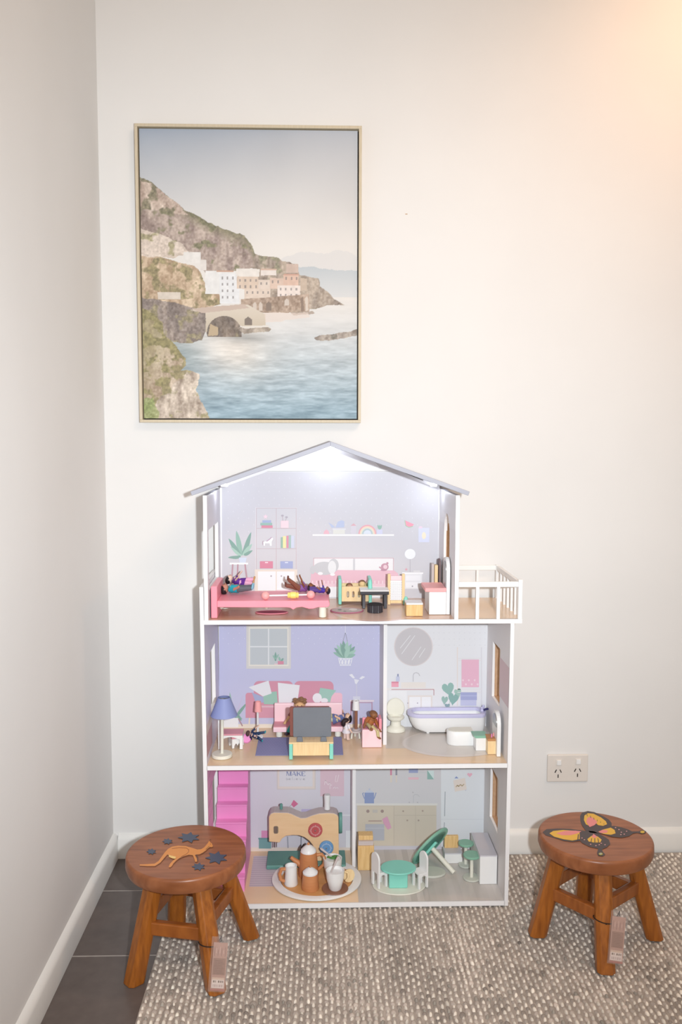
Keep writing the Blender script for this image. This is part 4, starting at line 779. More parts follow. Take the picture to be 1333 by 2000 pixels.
# dolls -------------------------------------------------------------------------------------------
DM = {}
def dm(c): return mat('doll_%02x%02x%02x' % c, c, .55, c2=tuple(int(v*.93) for v in c), scale=60)
def doll(label, loc, M, h, skin, hair, top, legs, shoes, pose, style='shirt', hairdo='cap', group=None):
    """pose: arms ((shoulder angle out, forward) x2), legs ((forward, out, knee bend) x2); doll stands along +z, faces -y"""
    t = thing('doll', label, 'doll', loc, group); u = h; M = M @ Matrix.Diagonal((1.55, 1.65, 1, 1))
    def dirv(out, fwd, s): return Vector((s*math.sin(out), -math.sin(fwd)*math.cos(out), -math.cos(fwd)*math.cos(out)))
    hip, sh = {}, {}
    body = MB(); cl = MB(); tr = MB()
    body.tube([(0, 0, .46*u), (0, 0, .52*u), (0, 0, .62*u), (0, 0, .73*u), (0, 0, .775*u), (0, 0, .82*u)], [.07*u, .082*u, .072*u, .085*u, .036*u, .034*u], 12, M=M)
    body.ball((0, -.004*u, .885*u), (.088*u, .092*u, .112*u), 14, 9, M=M)
    for s in (-1, 1): body.ball((s*.088*u, 0, .88*u), (.014*u, .02*u, .026*u), 6, 5, M=M)
    body.ball((0, -.095*u, .872*u), (.012*u, .016*u, .014*u), 6, 4, M=M)
    for s, (ao, af), (lf, lo_, kb) in ((-1, pose[0], pose[2]), (1, pose[1], pose[3])):
        S0 = Vector((s*.098*u, 0, .735*u)); e = S0+dirv(ao, af, s)*.155*u; w = e+dirv(ao*.85, af+.25, s)*.15*u; hd = w+dirv(ao*.85, af+.3, s)*.045*u
        body.tube([S0-Vector((s*.03*u, 0, 0)), S0, e, w, hd], [.03*u, .036*u, .029*u, .023*u, .026*u], 8, M=M); body.ball(hd, .027*u, 8, 5, M=M)
        cl.tube([S0-Vector((s*.05*u, 0, .005*u)), S0, S0.lerp(e, .55), e], [.05*u, .047*u, .042*u, .038*u], 8, M=M)
        H0 = Vector((s*.046*u, 0, .475*u)); k = H0+dirv(lo_, lf, s)*.215*u; an = k+dirv(lo_, lf-kb, s)*.21*u; toe = an+dirv(lo_, lf-kb+1.35, s)*.07*u
        body.tube([H0, H0.lerp(k, .5), k, k.lerp(an, .4), an], [.055*u, .052*u, .041*u, .039*u, .028*u], 8, M=M)
        if legs: tr.tube([H0+Vector((0, 0, .04*u)), H0.lerp(k, .5), k, an.lerp(k, .12)], [.062*u, .058*u, .048*u, .043*u], 8, M=M)
        shm = MB(); shm.tube([an-(an-k).normalized()*.03*u, an, an.lerp(toe, .5), toe], [.034*u, .038*u, .038*u, .028*u], 8, M=M); shm.build('shoe', dm(shoes), t, smooth=True)
    if style == 'dress': cl.lathe([(.135*u, .34*u), (.13*u, .37*u), (.088*u, .55*u), (.092*u, .70*u), (.075*u, .762*u), (.04*u, .775*u), (0, .776*u)], 16, M, sy=.85)
    else: cl.lathe([(.092*u, .47*u), (.092*u, .52*u), (.086*u, .60*u), (.094*u, .70*u), (.076*u, .762*u), (.04*u, .775*u), (0, .776*u)], 16, M, sy=.85)
    body.build('body', dm(skin), t, smooth=True); cl.build('dress' if style == 'dress' else 'shirt', dm(top), t, smooth=True)
    if legs: tr.build('trousers', dm(legs), t, smooth=True)
    hm = MB(); hm.ball((0, .02*u, .915*u), (.100*u, .098*u, .105*u), 14, 8, M=M)
    if hairdo == 'long': hm.tube([(0, .06*u, .93*u), (0, .105*u, .84*u), (0, .10*u, .72*u), (0, .085*u, .64*u)], [.075*u, .07*u, .062*u, .02*u], 10, M=M)
    if hairdo == 'bun': hm.ball((0, .07*u, 1.02*u), .055*u, 10, 7, M=M)
    if hairdo == 'curls':
        for k in range(12): a = k*2.4; hm.ball((.085*u*math.cos(a), .03*u+.055*u*math.sin(a), .93*u+.008*u*k), .04*u, 8, 5, M=M)
    hm.build('hair', dm(hair), t, smooth=True)
    fm = MB()
    for s in (-1, 1): fm.ball((s*.034*u, -.089*u, .897*u), (.010*u, .008*u, .014*u), 6, 4, M=M)
    fm.tube([(-.022*u, -.091*u, .845*u), (0, -.096*u, .838*u), (.022*u, -.091*u, .845*u)], .005*u, 5, M=M)
    fm.build('face_paint', dm((70, 44, 40)), t)
    return t
def lying(p, head_dir, up=(0, 0, 1), lift=.0):     # feet at p, head towards head_dir, facing up
    z = Vector(head_dir).normalized(); y = -Vector(up); x = y.cross(z); x.normalize(); y = z.cross(x)
    return basis((p[0], p[1], p[2]+lift), x, y, z)
def upright(p, yaw, lean=0): return Matrix.Translation(Vector([float(v) for v in p])) @ Matrix.Rotation(yaw, 4, 'Z') @ Matrix.Rotation(lean, 4, 'X')
PR = ((.5, .1), (.5, .1), (.05, .06, 0), (.05, .06, 0))
# ------------------------------------------------------------------ attic toys
z = ZT[3]
x0, x1, y0 = span(412.5, 644, 1207.5, z); s_ = S(y0)
bedt = thing('toy_bed', 'long bright pink toy bed with cream legs in the attic', 'toy bed', ((x0+x1)/2, y0+.06, z))
ztop = zat(540, 1173.5, y0); zb = zat(540, 1186.5, y0); yb2 = max(G(520, 1154, ztop)[1], y0+.11)
hx = W(424.5, 1180, y0)[0]
MB().box(x0, hx, y0+.001, yb2, z, zat(418, 1145.5, y0)).build('headboard', PINK, bedt, bevel=.002)
wave = [(hx, ztop), (hx, zb+.001)]
for px, dz in ((500, 0), (560, 0), (567, -.001), (573, -.006), (579, -.001), (590, .001), (604, -.004), (612, -.0035), (622, 0), (640, 0), (644, .003), (644.5, .008), (643, .0135)): wave.append((W(px, 1180, y0)[0], zb+dz))
wave.append((wave[-1][0], ztop)); MB().prism(wave, 'y', y0, yb2).build('bed_board', PINK, bedt, bevel=.0015)
for px, yy in ((630.5, y0+.012), (634, yb2-.014), (440, yb2-.014)):
    X = W(px, 1190, yy)[0] if yy < y0+.05 else W(px, 1180, yy)[0]
    MB().lathe(cyl(.0093, z, zb-.0003), 18, Matrix.Translation((X, yy, 0))).build('leg', CREAM, bedt, smooth=True)
for px in (433, 521): X = W(px, 1188, y0+.03)[0]; MB().lathe([(0, zb-.010), (.004, zb-.008), (.009, zb-.0003), (0, zb-.0003)], 14, Matrix.Translation((X, y0+.03, 0))).build('peg', CREAM, bedt, smooth=True)
zs = ztop+.0004
# roller toy with two balls and a bead on a stick
pA, pB = G(519, 1171.5, zs), G(607.5, 1169.5, zs); rb = .0102
rt_ = thing('roller_toy', 'white stick toy with two pink balls and a yellow bead on pink bed', 'toy', (pA[0], pA[1], zs))
for p in (pA, pB): MB().ball((p[0], p[1], zs+rb), rb, 18, 12).build('ball', SALMON, rt_, smooth=True)
MB().tube([(pA[0]+rb*.9, pA[1], zs+rb), (pB[0]-rb*.9, pB[1], zs+rb)], .0022, 10).build('stick', TOYW, rt_, smooth=True)
pc = W(573, 1163, (pA[1]+pB[1])/2)
MB().lathe([(0, -.0135), (.006, -.0135), (.0075, -.010), (.0062, -.008), (.0082, -.006), (.0086, 0), (.0082, .006), (.0062, .008), (.0075, .010), (.006, .0135), (0, .0135)], 18, Matrix.Translation((pc[0], (pA[1]+pB[1])/2, zs+rb)) @ Matrix.Rotation(math.pi/2, 4, 'Y')).build('bead', YELLOW, rt_, smooth=True)
yd = yb2-.030
def on_bed(px): return W(px, 1158, yd)[0]
lz = zs+.0130
doll('doll in teal shirt and grey trousers lying on pink bed', (on_bed(468), yd, zs), lying((on_bed(498), yd-.012, lz), (-1, 0, 0)), .084, (196, 140, 120), (38, 28, 34), (36, 172, 190), (96, 100, 108), (140, 200, 224), PR)
doll('pale doll with black hair in purple dress and pink tights beside headboard', (on_bed(475), yd, zs), basis((W(497, 1150, yb2-.012)[0], yb2-.012, zs+.016), Vector((0, 1, 0)), Vector((.25, 0, .97)).normalized(), Vector((-.97, 0, .25)).normalized()) @ Matrix.Rotation(math.pi, 4, 'Z'), .074, (240, 206, 190), (30, 24, 28), (104, 44, 150), (238, 176, 206), (214, 166, 110), ((.9, .6), (.9, .6), (.35, .1, .2), (.1, .1, 0)), 'dress')
doll('doll in lilac top with brown skin lying face up on pink bed', (on_bed(585), yd, zs), lying((on_bed(556), yd-.004, lz-.001), (1, .1, 0)), .076, (150, 92, 60), (96, 58, 40), (140, 92, 160), (138, 84, 66), (120, 74, 60), ((.7, .7), (.7, .6), (.10, .14, 0), (.55, .12, .1)), hairdo='curls')
doll('doll in deep blue-purple shirt at the foot of pink bed', (on_bed(622), yd-.01, zs), lying((on_bed(602), yd-.020, lz-.003), (1, -.02, 0)), .056, (150, 104, 84), (36, 28, 46), (76, 56, 170), (90, 62, 140), (40, 32, 50), ((.9, .9), (.3, .2), (.2, .1, .2), (.05, .1, 0)))
px0, px1, yy = span(541, 572, 1166.5, z); o_ = thing('toy_box', 'small pale pink toy box behind the pink bed', 'box', ((px0+px1)/2, yy, z))
zt_ = zat(556, 1150, yy); MB().box(px0, px1, yy, -.030, z, zt_-.004).build('body', PALEPINK, o_, bevel=.001); MB().box(px0-.001, px1+.001, yy-.001, -.029, zt_-.004, zt_).build('lid', PALEPINK, o_, bevel=.001)
# mats
def mat_disc(name, label, cx, cy, rx, z, m, m2, pr=None, ry=None):
    c = G(cx, cy, z); R = rx*S(c[1]); t = thing(name, label, 'mat', (c[0], c[1], z)); k = 1 if ry is None else ry
    T = Matrix.Translation((c[0], c[1], 0))
    MB().lathe([(0, z), (R, z), (R, z+.0018), (R*.93, z+.0022), (R*.93, z+.0010)], 40, T, sy=k).build('rim', m2, t, smooth=True)
    MB().lathe([(0, z+.0008), (R*.93, z+.0008), (R*.93, z+.0018), (0, z+.0018)], 40, T, sy=k).build('top', m, t)
    if pr:
        d = Decal('z', z+.0018); pr(d); d.done('printed_top', t)
    return t
mat_disc('toy_mat', 'round dusky pink toy mat under the pink bed', 531, 1196.5, 32.5, z, mat('mauve_felt', (184, 112, 136), .8, c2=(176, 104, 128), scale=90), PINK, ry=.52)
def gp(d):
    d.ell(664, 1191, 4, 1.2, (90, 90, 90)); d.ell(674, 1194, 3, 1, (110, 104, 104)); d.ell(690, 1191, 8, 2.2, (226, 222, 220)); d.ell(683, 1193, 4, 1.2, (180, 176, 176))
mat_disc('toy_mat', 'round light grey toy mat beside the black table', 678, 1193, 33, z, mat('grey_felt', (204, 194, 190), .8, c2=(196, 186, 182), scale=90), mat('mauve_felt', (184, 112, 136)), gp, .80)
# crib
x0, x1, y0 = span(661.5, 727, 1181, z); t = thing('toy_crib', 'pine toy crib with mint green ends behind black table', 'toy crib', ((x0+x1)/2, y0, z))
yb_ = y0+.062; zt_ = zat(665, 1131, y0)
for a, b in ((x0, x0+.0085), (x1-.0085, x1)): MB().box(a, b, y0, yb_, z, zt_).build('end_panel', MINT, t, bevel=.0025)
def holed(name, xa, xb, ya, yb, za, zb_, holes, m, par):
    mb = MB(); mb.box(xa, xb, ya, yb, za, zb_); o = mb.build(name, m, par, bevel=.001)
    return o
za, zb_ = zat(680, 1175, y0), zat(680, 1146, y0)
xa, xb = x0+.0087, x1-.0087; hs = [(W(p, 1160, y0)[0]) for p in (680, 690.5, 702)]; hw, hh = .0033, .0085; zc = (za+zb_)/2-.001
for yy in (y0+.002, yb_-.009):
    m = MB(); m.box(xa, xb, yy, yy+.007, zc+hh, zb_); m.box(xa, xb, yy, yy+.007, za, zc-hh); ed = [xa]
    for hx_ in hs: ed += [hx_-hw, hx_+hw]
    ed.append(xb)
    for i in range(0, len(ed), 2): m.box(ed[i], ed[i+1], yy, yy+.007, zc-hh, zc+hh)
    for hx_ in hs:
        for sx_ in (-1, 1):
            for sz_ in (-1, 1):
                m.prism([(hx_+sx_*hw, zc+sz_*hh), (hx_, zc+sz_*hh)]+[(hx_+sx_*hw*math.sin(a), zc+sz_*(hh*.45+hh*.55*math.cos(a))) for a in np.linspace(.2, math.pi/2, 5)][:] if sx_*sz_ < 0 else ([(hx_+sx_*hw, zc+sz_*hh), (hx_, zc+sz_*hh)]+[(hx_+sx_*hw*math.sin(a), zc+sz_*(hh*.45+hh*.55*math.cos(a))) for a in np.linspace(.2, math.pi/2, 5)])[::-1], 'y', yy, yy+.007)
    m.build('side_panel', PINE, t)
zm = za+.010; MB().box(xa, xb, y0+.0095, yb_-.0095, za, zm).build('mattress', TOYW, t, bevel=.001)
def baby(label, px, py, skin, hair, top):
    p = W(px, py, y0+.03); q = thing('baby_doll', label, 'doll', (p[0], y0+.03, zm)); rr_ = .0088
    zz = zm+.0003
    MB().tube([(p[0], y0+.030, zz), (p[0], y0+.030, zz+.012), (p[0], y0+.030, p[2]-rr_*.7)], [.011, .0105, .006], 12).build('body', dm(top), q, smooth=True)
    MB().ball((p[0], y0+.030, p[2]), rr_, 12, 9).build('head', dm(skin), q, smooth=True); MB().ball((p[0], y0+.033, p[2]+.0025), rr_*1.02, 12, 8).build('hair', dm(hair), q, smooth=True)
baby('brown-haired baby doll sunk low in the mint-ended crib', 683, 1147, (190, 140, 110), (140, 96, 70), (226, 200, 180)); baby('blond-faced baby doll sitting higher at right end of mint-ended crib', 708, 1141, (234, 200, 150), (130, 92, 66), (240, 226, 190))
# black table, stool, bottle
x0, x1, y0 = span(704, 760.5, 1189, z); t = thing('toy_table', 'black toy table with white top in the attic', 'toy table', ((x0+x1)/2, y0+.025, z))
ztt = zat(732, 1153.5, y0); zap = zat(732, 1162, y0); yb_ = y0+.05
MB().box(x0, x1, y0, yb_, ztt-.0028, ztt).build('table_top', TOYW, t, bevel=.0008); MB().box(x0+.0004, x1-.0004, y0+.0006, yb_-.0006, zap, ztt-.003).build('apron', BLACK, t, bevel=.0012)
for xx in (x0+.0095, x1-.0095):
    for yy in (y0+.006, yb_-.006): MB().box(xx-.004, xx+.004, yy-.004, yy+.004, z, zap-.0002).build('leg', BLACK, t, bevel=.001)
p = G(723.5, 1149.8, ztt+.0003); q = thing('toy_bottle', 'mint toy bottle standing on the black and white table', 'toy bottle', (p[0], p[1], ztt)); r_ = .0056
MB().lathe([(0, 0), (r_, 0), (r_, .016), (r_*.8, .021), (r_*.4, .024), (0, .024)], 14, Matrix.Translation((p[0], p[1]+.004, ztt+.0003))).build('bottle', MINT, q, smooth=True)
p = G(733, 1195, z); r_ = 15.5*S(p[1]); hgt = zat(733, 1180.5, p[1])-z
t = thing('toy_stool', 'round black fluted toy stool in front of black table', 'toy stool', (p[0], p[1], z)); m = MB(); nf = 20
vs = []; fs = []
for zz in (z, z+hgt):
    for i in range(nf*4): a = 2*math.pi*i/(nf*4); rr_ = r_*(1-.06*(.5+.5*math.cos(nf*a))); vs.append((p[0]+rr_*math.cos(a), p[1]+rr_*math.sin(a), zz))
n4 = nf*4; fs = [(i, (i+1) % n4, n4+(i+1) % n4, n4+i) for i in range(n4)]+[tuple(range(n4-1, -1, -1)), tuple(range(n4, 2*n4))]
m.add(vs, fs).build('drum', BLACK, t); MB().lathe(cyl(r_*.94, z+hgt, z+hgt+.0022, .0008), 32, Matrix.Translation((p[0], p[1], 0))).build('seat_pad', mat('black_felt', (48, 44, 46), .9, c2=(40, 36, 38), scale=90), t, smooth=True)
# dotted cloth screen
x0, x1, y0 = span(757.5, 791, 1181, z); t = thing('toy_screen', 'pine frame holding a white cloth with black dots', 'toy screen', ((x0+x1)/2, y0, z)); zt_ = zat(774, 1121, y0)
for a, b in ((x0, x0+.0075), (x1-.0075, x1)): MB().box(a, b, y0, y0+.009, z, zt_).build('frame_post', PINE, t, bevel=.001)
MB().box(x0+.0077, x1-.0077, y0+.001, y0+.008, z+.003, z+.011).build('frame_rail', PINE, t, bevel=.001); zr0, zr1 = zat(774, 1134, y0), zat(774, 1125, y0)
MB().box(x0+.0077, x1-.0077, y0+.002, y0+.007, zr0, zr1).build('frame_rail', PALEPINK, t, bevel=.001)
m = MB(); xa, xb = x0+.0077, x1-.0077; yc = y0+.0032; m.box(xa, xb, yc, yc+.0015, z+.0115, zr0-.0003, None, (240, 240, 244))
for i in range(8):
    for j in range(15):
        xx = xa+(i+.5+.28*(-1)**j)*(xb-xa)/8; zz = z+.0135+j*(zr0-z-.016)/15; k_ = .00075
        m.add([(xx-k_, yc-.0001, zz), (xx, yc-.0001, zz-k_), (xx+k_, yc-.0001, zz), (xx, yc-.0001, zz+k_)], [(0, 1, 2, 3)], None, (70, 70, 90))
m.build('dotted_cloth', PRINT, t)
p = G(791.5, 1181.5, z); q = thing('toy_bottle', 'mint toy bottle on attic floor beside the pine block', 'toy bottle', (p[0], p[1], z)); r_ = .0058
MB().lathe([(0, 0), (r_, 0), (r_*1.1, .012), (r_*.8, .018), (r_*.45, .021), (0, .021)], 14, Matrix.Translation((p[0], p[1]+.004, z)) @ Matrix.Rotation(.12, 4, 'Y') @ Matrix.Translation((.0007, 0, .0008))).build('bottle', MINT, q, smooth=True)
x0, x1, y0 = span(794, 826.5, 1203.5, z); t = thing('toy_block', 'pine toy block with white lid beside pink-topped dresser', 'toy block', ((x0+x1)/2, y0, z)); zt_ = zat(810, 1178, y0)
MB().box(x0, x1, y0, y0+.044, z, zt_-.0045).build('body', PINEV, t, bevel=.001); MB().box(x0-.0002, x1+.0002, y0-.0004, y0+.0444, zt_-.0044, zt_).build('lid', TOYW, t, bevel=.001)
# dresser with arched back
x0, x1, y0 = span(838.5, 872, 1200.5, z); xb = W(879, 1200, y0)[0]; t = thing('toy_dresser', 'white toy dresser with pink top and tall arched back panel', 'toy dresser', ((x0+x1)/2, y0, z))
zt_ = zat(850, 1148.5, y0); zt2 = zat(850, 1156, y0); yb_ = y0+.085
MB().box(x0, x1-.0003, y0, yb_, z, zt2-.0003).build('body', TOYW, t, bevel=.001); MB().box(W(831, 1150, y0)[0], x1-.0003, y0-.002, yb_, zt2, zt_).build('dresser_top', SALMON, t, bevel=.0015)
zar = zat(876, 1091, y0); r_ = (yb_-y0)/2
arch_p = lambda ya, yb, za, zb_: [(ya, za), (yb, za)]+[((ya+yb)/2+(yb-ya)/2*math.cos(a), zb_-(yb-ya)/2+(yb-ya)/2*math.sin(a)) for a in np.linspace(0, math.pi, 15)]
MB().prism(arch_p(y0, y0+.06, z, zar), 'x', x1, xb).build('arched_panel', TOYW, t, bevel=.001)
MB().prism(arch_p(y0+.009, y0+.051, zt_+.002, zar-.009), 'x', x1-.0012, x1-.0001).build('mirror', METAL, t)
def slat(name, label, cat, pxa, pxb, py0, py1, m, dep, y, arch=False):
    xa, xb = W(pxa, py1, y)[0], W(pxb, py1, y)[0]; t = thing(name, label, cat, ((xa+xb)/2, y, z)); zb_ = zat((pxa+pxb)/2, py0, y)
    mm = MB(); mm.prism(arch_p(y, y+dep, z, zb_), 'x', xa, xb) if arch else mm.box(xa, xb, y, y+dep, z, zb_); mm.build('board', m, t, bevel=.0008); return t
yq = max(yb_+.006, -.10)
slat('toy_board', 'upright pine toy board behind the pink-topped dresser', 'toy board', 849, 855.5, 1104, 1170, PINE, .022, yq)
slat('toy_board', 'dark arched toy board behind the pink-topped dresser', 'toy board', 857, 861, 1092, 1170, mat('dark_board', (120, 102, 104), .6, c2=(110, 92, 94), scale=30), .030, yq, True)
slat('toy_board', 'pale grey upright toy board leftmost behind the pink-topped dresser', 'toy board', 843.5, 848, 1101, 1170, TAUPE, .022, yq)
# ------------------------------------------------------------------ first floor toys: living room
z = ZT[2]
def lampshade(t, p, zb_, zt_, rb_, rt2, m, inner=TOYW):
    T = Matrix.Translation((p[0], p[1], 0))
    MB().lathe([(rb_, zb_), (rt2, zt_), (rt2-.0012, zt_), (rb_-.0012, zb_), (rb_, zb_)], 40, T).build('lamp_shade', m, t, smooth=True)
p = G(434, 1477.5, z); s_ = S(p[1]); t = thing('toy_lamp', 'large toy floor lamp with blue shade and cream base', 'toy lamp', (p[0], p[1], z))
MB().lathe(cyl(20.5*s_, z, z+7*s_, .0012), 40, Matrix.Translation((p[0], p[1], 0))).build('base', CREAM, t, smooth=True)
zb_, zt_ = zat(437, 1397, p[1]), zat(437, 1362, p[1])
MB().tube([(p[0], p[1], z+7*s_), (p[0]+.002, p[1], zt_-.004)], .0040, 16).build('pole', CREAM, t, smooth=True)
lampshade(t, (W(438, 1390, p[1])[0], p[1]), zb_, zt_, 27*s_, 12.5*s_, BLUESH)
MB().tube([(W(438, 1390, p[1])[0]-12*s_, p[1], zt_-.003), (W(438, 1390, p[1])[0]+12*s_, p[1], zt_-.003)], .0012, 6).build('shade_holder', METAL, t)
# chair with pink seat: tall white back at its left
def toy_chair(label, pb0, pb1, pt, pbm, ps0, ps1, pseat, pbot, z, dep, m_seat, m, arch=True, side=1):
    """px of the edge-on back (pb0..pb1, top pt, bottom pbm) and of the seat (ps0..ps1, row pseat); legs end at row pbot"""
    y = G((pb0+pb1)/2, pbm, z)[1]; a, b = W(pb0, pbm, y)[0], W(pb1, pbm, y)[0]; zt_ = zat((pb0+pb1)/2, pt, y); zs_ = zat(ps0, pseat, y)
    c0, c1 = W(ps0, pseat, y)[0], W(ps1, pseat, y)[0]; t = thing('toy_chair', label, 'toy chair', ((min(a, c0)+max(b, c1))/2, y+dep/2, z))
    if side > 0: c0 = b+.0001
    else: c1 = a-.0001
    th = .0042; pts = arch_p(y, y+dep, zs_-th-.012, zt_)
    mb = MB(); mb.prism(pts, 'x', a, b); q = dep*.26
    for ya in (y, y+dep-q): mb.box(a, b, ya, ya+q, z, zs_-th-.0118)
    mb.build('back_panel', m, t, bevel=.0008)
    MB().box(c0, c1, y, y+dep, zs_-th, zs_).build('seat', m_seat, t, bevel=.001)
    fx = c1-(b-a) if side > 0 else c0
    mb = MB(); w_ = (b-a)
    for ya in (y+.0004, y+dep-q-.0004): mb.box(fx, fx+w_, ya, ya+q, z, zs_-th-.0001)
    mb.box(fx, fx+w_, y+q, y+dep-q, zs_-th-.010, zs_-th-.0001).build('leg_panel', m, t, bevel=.0006)
    mb = MB(); lo, hi = (b, fx) if side > 0 else (fx+w_, a); mb.prism([(lo, zs_-th-.0001), (lo, zs_-th-.011)]+[(lo+(hi-lo)*k/8, zs_-th-.011+.007*math.sin(math.pi*k/8)) for k in range(1, 8)]+[(hi, zs_-th-.011), (hi, zs_-th-.0001)], 'y', y+.001, y+.004).build('apron', m, t)
    return t
toy_chair('white toy chair with pink seat behind the blue-shaded lamp', 426.5, 432.5, 1400, 1464, 433, 474, 1434, 1464, z, .042, ROSE, TOYW)
y = .5*(G(500, 1432, z)[1]+G(460, 1466, z)[1])
# scalloped little table turned a little
p = G(461, 1457, z); t = thing('toy_table', 'small white scalloped toy table with dusky pink top', 'toy table', (p[0], p[1], z)); M = rotz(.42, (p[0], p[1], 0)); s_ = S(p[1]); w_ = .0155
zt_ = zat(461, 1435, p[1])
MB().box(-w_, w_, -w_, w_, zt_-.0055, zt_, M).build('table_top', ROSE, t, bevel=.0008)
for k in range(4):
    R = M @ Matrix.Rotation(k*math.pi/2, 4, 'Z'); w2 = w_-.0012; top = zt_-.0056
    q = [(-w2, top), (-w2, z), (-w2*.66, z)]+[(-w2*.62+w2*.6*i/6, z+.006+.006*math.sin(math.pi*i/6)) for i in range(7)]+[(0, z+.008)]+[(w2*.02+w2*.6*i/6, z+.006+.006*math.sin(math.pi*i/6)) for i in range(7)]+[(w2*.66, z), (w2, z), (w2, top)]
    MB().prism(q[::-1], 'y', -w2-.0005, -w2+.0035, R).build('side_panel', TOYW, t)
p = G(504, 1440, z); s_ = S(p[1]); t = thing('toy_lamp', 'thin white toy floor lamp with small salmon pink shade', 'toy lamp', (p[0], p[1], z))
MB().lathe(cyl(11*s_, z, z+.004), 24, Matrix.Translation((p[0], p[1], 0))).build('base', TOYW, t, smooth=True); zt_, zb_ = zat(504.5, 1370, p[1]), zat(504.5, 1389, p[1])
MB().tube([(p[0], p[1], z+.004), (p[0], p[1], zt_-.003)], .0028, 12).build('pole', TOYW, t, smooth=True); lampshade(t, (W(504.5, 1380, p[1])[0], p[1]), zb_, zt_, 7.6*s_, 5.6*s_, SALMON)
# rug, sofa
a0, a1, b0, b1 = G(509, 1441, z), G(668, 1441, z), G(499, 1476, z), G(671, 1476, z)
zr_ = Z2+.0009
t = thing('toy_rug', 'dark blue-violet dotted toy rug under the television stand', 'rug', ((b0[0]+b1[0])/2, b0[1], zr_)); d = MB(); d.box(b0[0], b1[0], b0[1], a0[1], zr_, zr_+.0011, None, (142, 142, 182))
for i in range(30):
    for j in range(12):
        xx = b0[0]+.003+(b1[0]-b0[0]-.006)*(i+.5*(j % 2))/30; yy = b0[1]+.002+(a0[1]-b0[1]-.004)*j/12; k_ = .00085
        d.add([(xx-k_, yy, zr_+.0013), (xx, yy-k_, zr_+.0013), (xx+k_, yy, zr_+.0013), (xx, yy+k_, zr_+.0013)], [(0, 1, 2, 3)], None, (180, 178, 210))
d.build('pile', mat('toy_rug_cloth', (255, 255, 255), .85, vcol=True, spec=.1), t)
zz = z+.0014; x0, x1, y0 = span(534, 672, 1440, zz); t = thing('toy_sofa', 'pale pink toy sofa with cream feet behind the television', 'toy sofa', ((x0+x1)/2, y0+.03, zz)); yb_ = y0+.056
zs_, zu = zat(600, 1420.5, y0), zat(600, 1430, y0); zt_ = zat(600, 1373.5, yb_-.010)
MB().box(x0, x1, y0, yb_-.0105, zu, zs_).build('seat_base', PALEPINK, t, bevel=.0015); MB().box(x0+.001, x1-.001, y0+.001, yb_-.011, zs_+.0001, zs_+.0018).build('seat_cushion', ROSE, t, bevel=.0008)
xa, xb = W(536, 1390, yb_-.010)[0], W(669, 1390, yb_-.010)[0]
MB().box(xa, xb, yb_-.010, yb_, zu, zt_).build('backrest', PALEPINK, t, bevel=.003, seg=3)
for px in (545.5, 660.5):
    for yy in (y0+.009, yb_-.009): MB().lathe(cyl(.0086, zz, zu-.0001), 16, Matrix.Translation((W(px, 1435, y0)[0], yy, 0))).build('leg', CREAM, t, smooth=True)
zc = zs_+.0022
def W2(px, py, y): return Vector(W(px, py, y))
sp1 = W2(586, 1408, y0+.024)
doll('curly-haired doll in brown top and teal trousers sitting behind the television', (sp1[0], y0+.02, zc), upright((sp1[0], y0+.029, zc-.0395), .0), .102, (222, 176, 130), (150, 112, 80), (130, 70, 60), (30, 150, 146), (60, 50, 60), ((.5, .3), (.9, .3), (1.45, .35, 1.3), (1.45, .5, .3)), hairdo='curls')
fp_ = W2(642, 1412, y0+.02)
doll('doll in denim dress lying on the sofa with head over its right end', (fp_[0], y0+.02, zc), lying((W(632, 1412, y0+.02)[0], y0+.016, zc+.0125), (1, -.05, .10)), .076, (240, 200, 170), (34, 26, 30), (104, 116, 166), (206, 196, 150), (216, 204, 170), ((1.5, .3), (.5, .3), (.3, .1, .3), (.05, .1, 0)), 'dress')
wp = G(677, 1446, z)
doll('small doll in white dress with dark ponytail beside the pink sofa', (wp[0], wp[1], z), upright((wp[0], wp[1]+.004, z+.0006), 2.2), .058, (240, 206, 186), (46, 30, 32), (236, 230, 236), (238, 210, 200), (240, 214, 200), ((.3, 0), (.3, 0), (0, .06, 0), (0, .06, 0)), 'dress', 'long')
# television on its stand
zz = z+.0014; x0, x1, y0 = span(565, 651.5, 1484.5, z); t = thing('toy_tv_stand', 'pine toy television stand with mint green ends', 'toy furniture', ((x0+x1)/2, y0, z))
ztp = zat(608, 1450, y0); yb_ = max(G(608, 1439, ztp)[1], y0+.04); z = ZT[2]
zz = zr_+.0016
for a, b in ((x0, W(572, 1470, y0)[0]), (W(644, 1470, y0)[0], x1)): MB().box(a, b, y0, yb_, zz, ztp-.0042).build('end_panel', MINT, t, bevel=.0015)
MB().box(W(572.3, 1470, y0)[0], W(643.7, 1470, y0)[0], y0+.0015, yb_-.001, zat(608, 1476.5, y0), ztp-.0042).build('body', PINE, t, bevel=.001); MB().box(x0-.0004, x1+.0004, y0-.0006, yb_+.0004, ztp-.0041, ztp).build('top_board', PINE, t, bevel=.001)
ytv = y0+.010; tv = thing('toy_television', 'dark grey flat toy television standing on the pine stand', 'toy television', (W(611, 1440, ytv)[0], ytv, ztp))
ca, cb, cz0_, cz1_ = W(573, 1439, ytv)[0], W(647.5, 1439, ytv)[0], zat(610, 1439.5, ytv), zat(610, 1382, ytv)
def rrect(a, b, c, d, r, n=5): return [(b-r+r*math.sin(t_), d-r+r*math.cos(t_)) for t_ in np.linspace(0, math.pi/2, n)]+[(b-r+r*math.cos(t_), c+r-r*math.sin(t_)) for t_ in np.linspace(0, math.pi/2, n)]+[(a+r-r*math.sin(t_), c+r-r*math.cos(t_)) for t_ in np.linspace(0, math.pi/2, n)]+[(a+r-r*math.cos(t_), d-r+r*math.sin(t_)) for t_ in np.linspace(0, math.pi/2, n)]
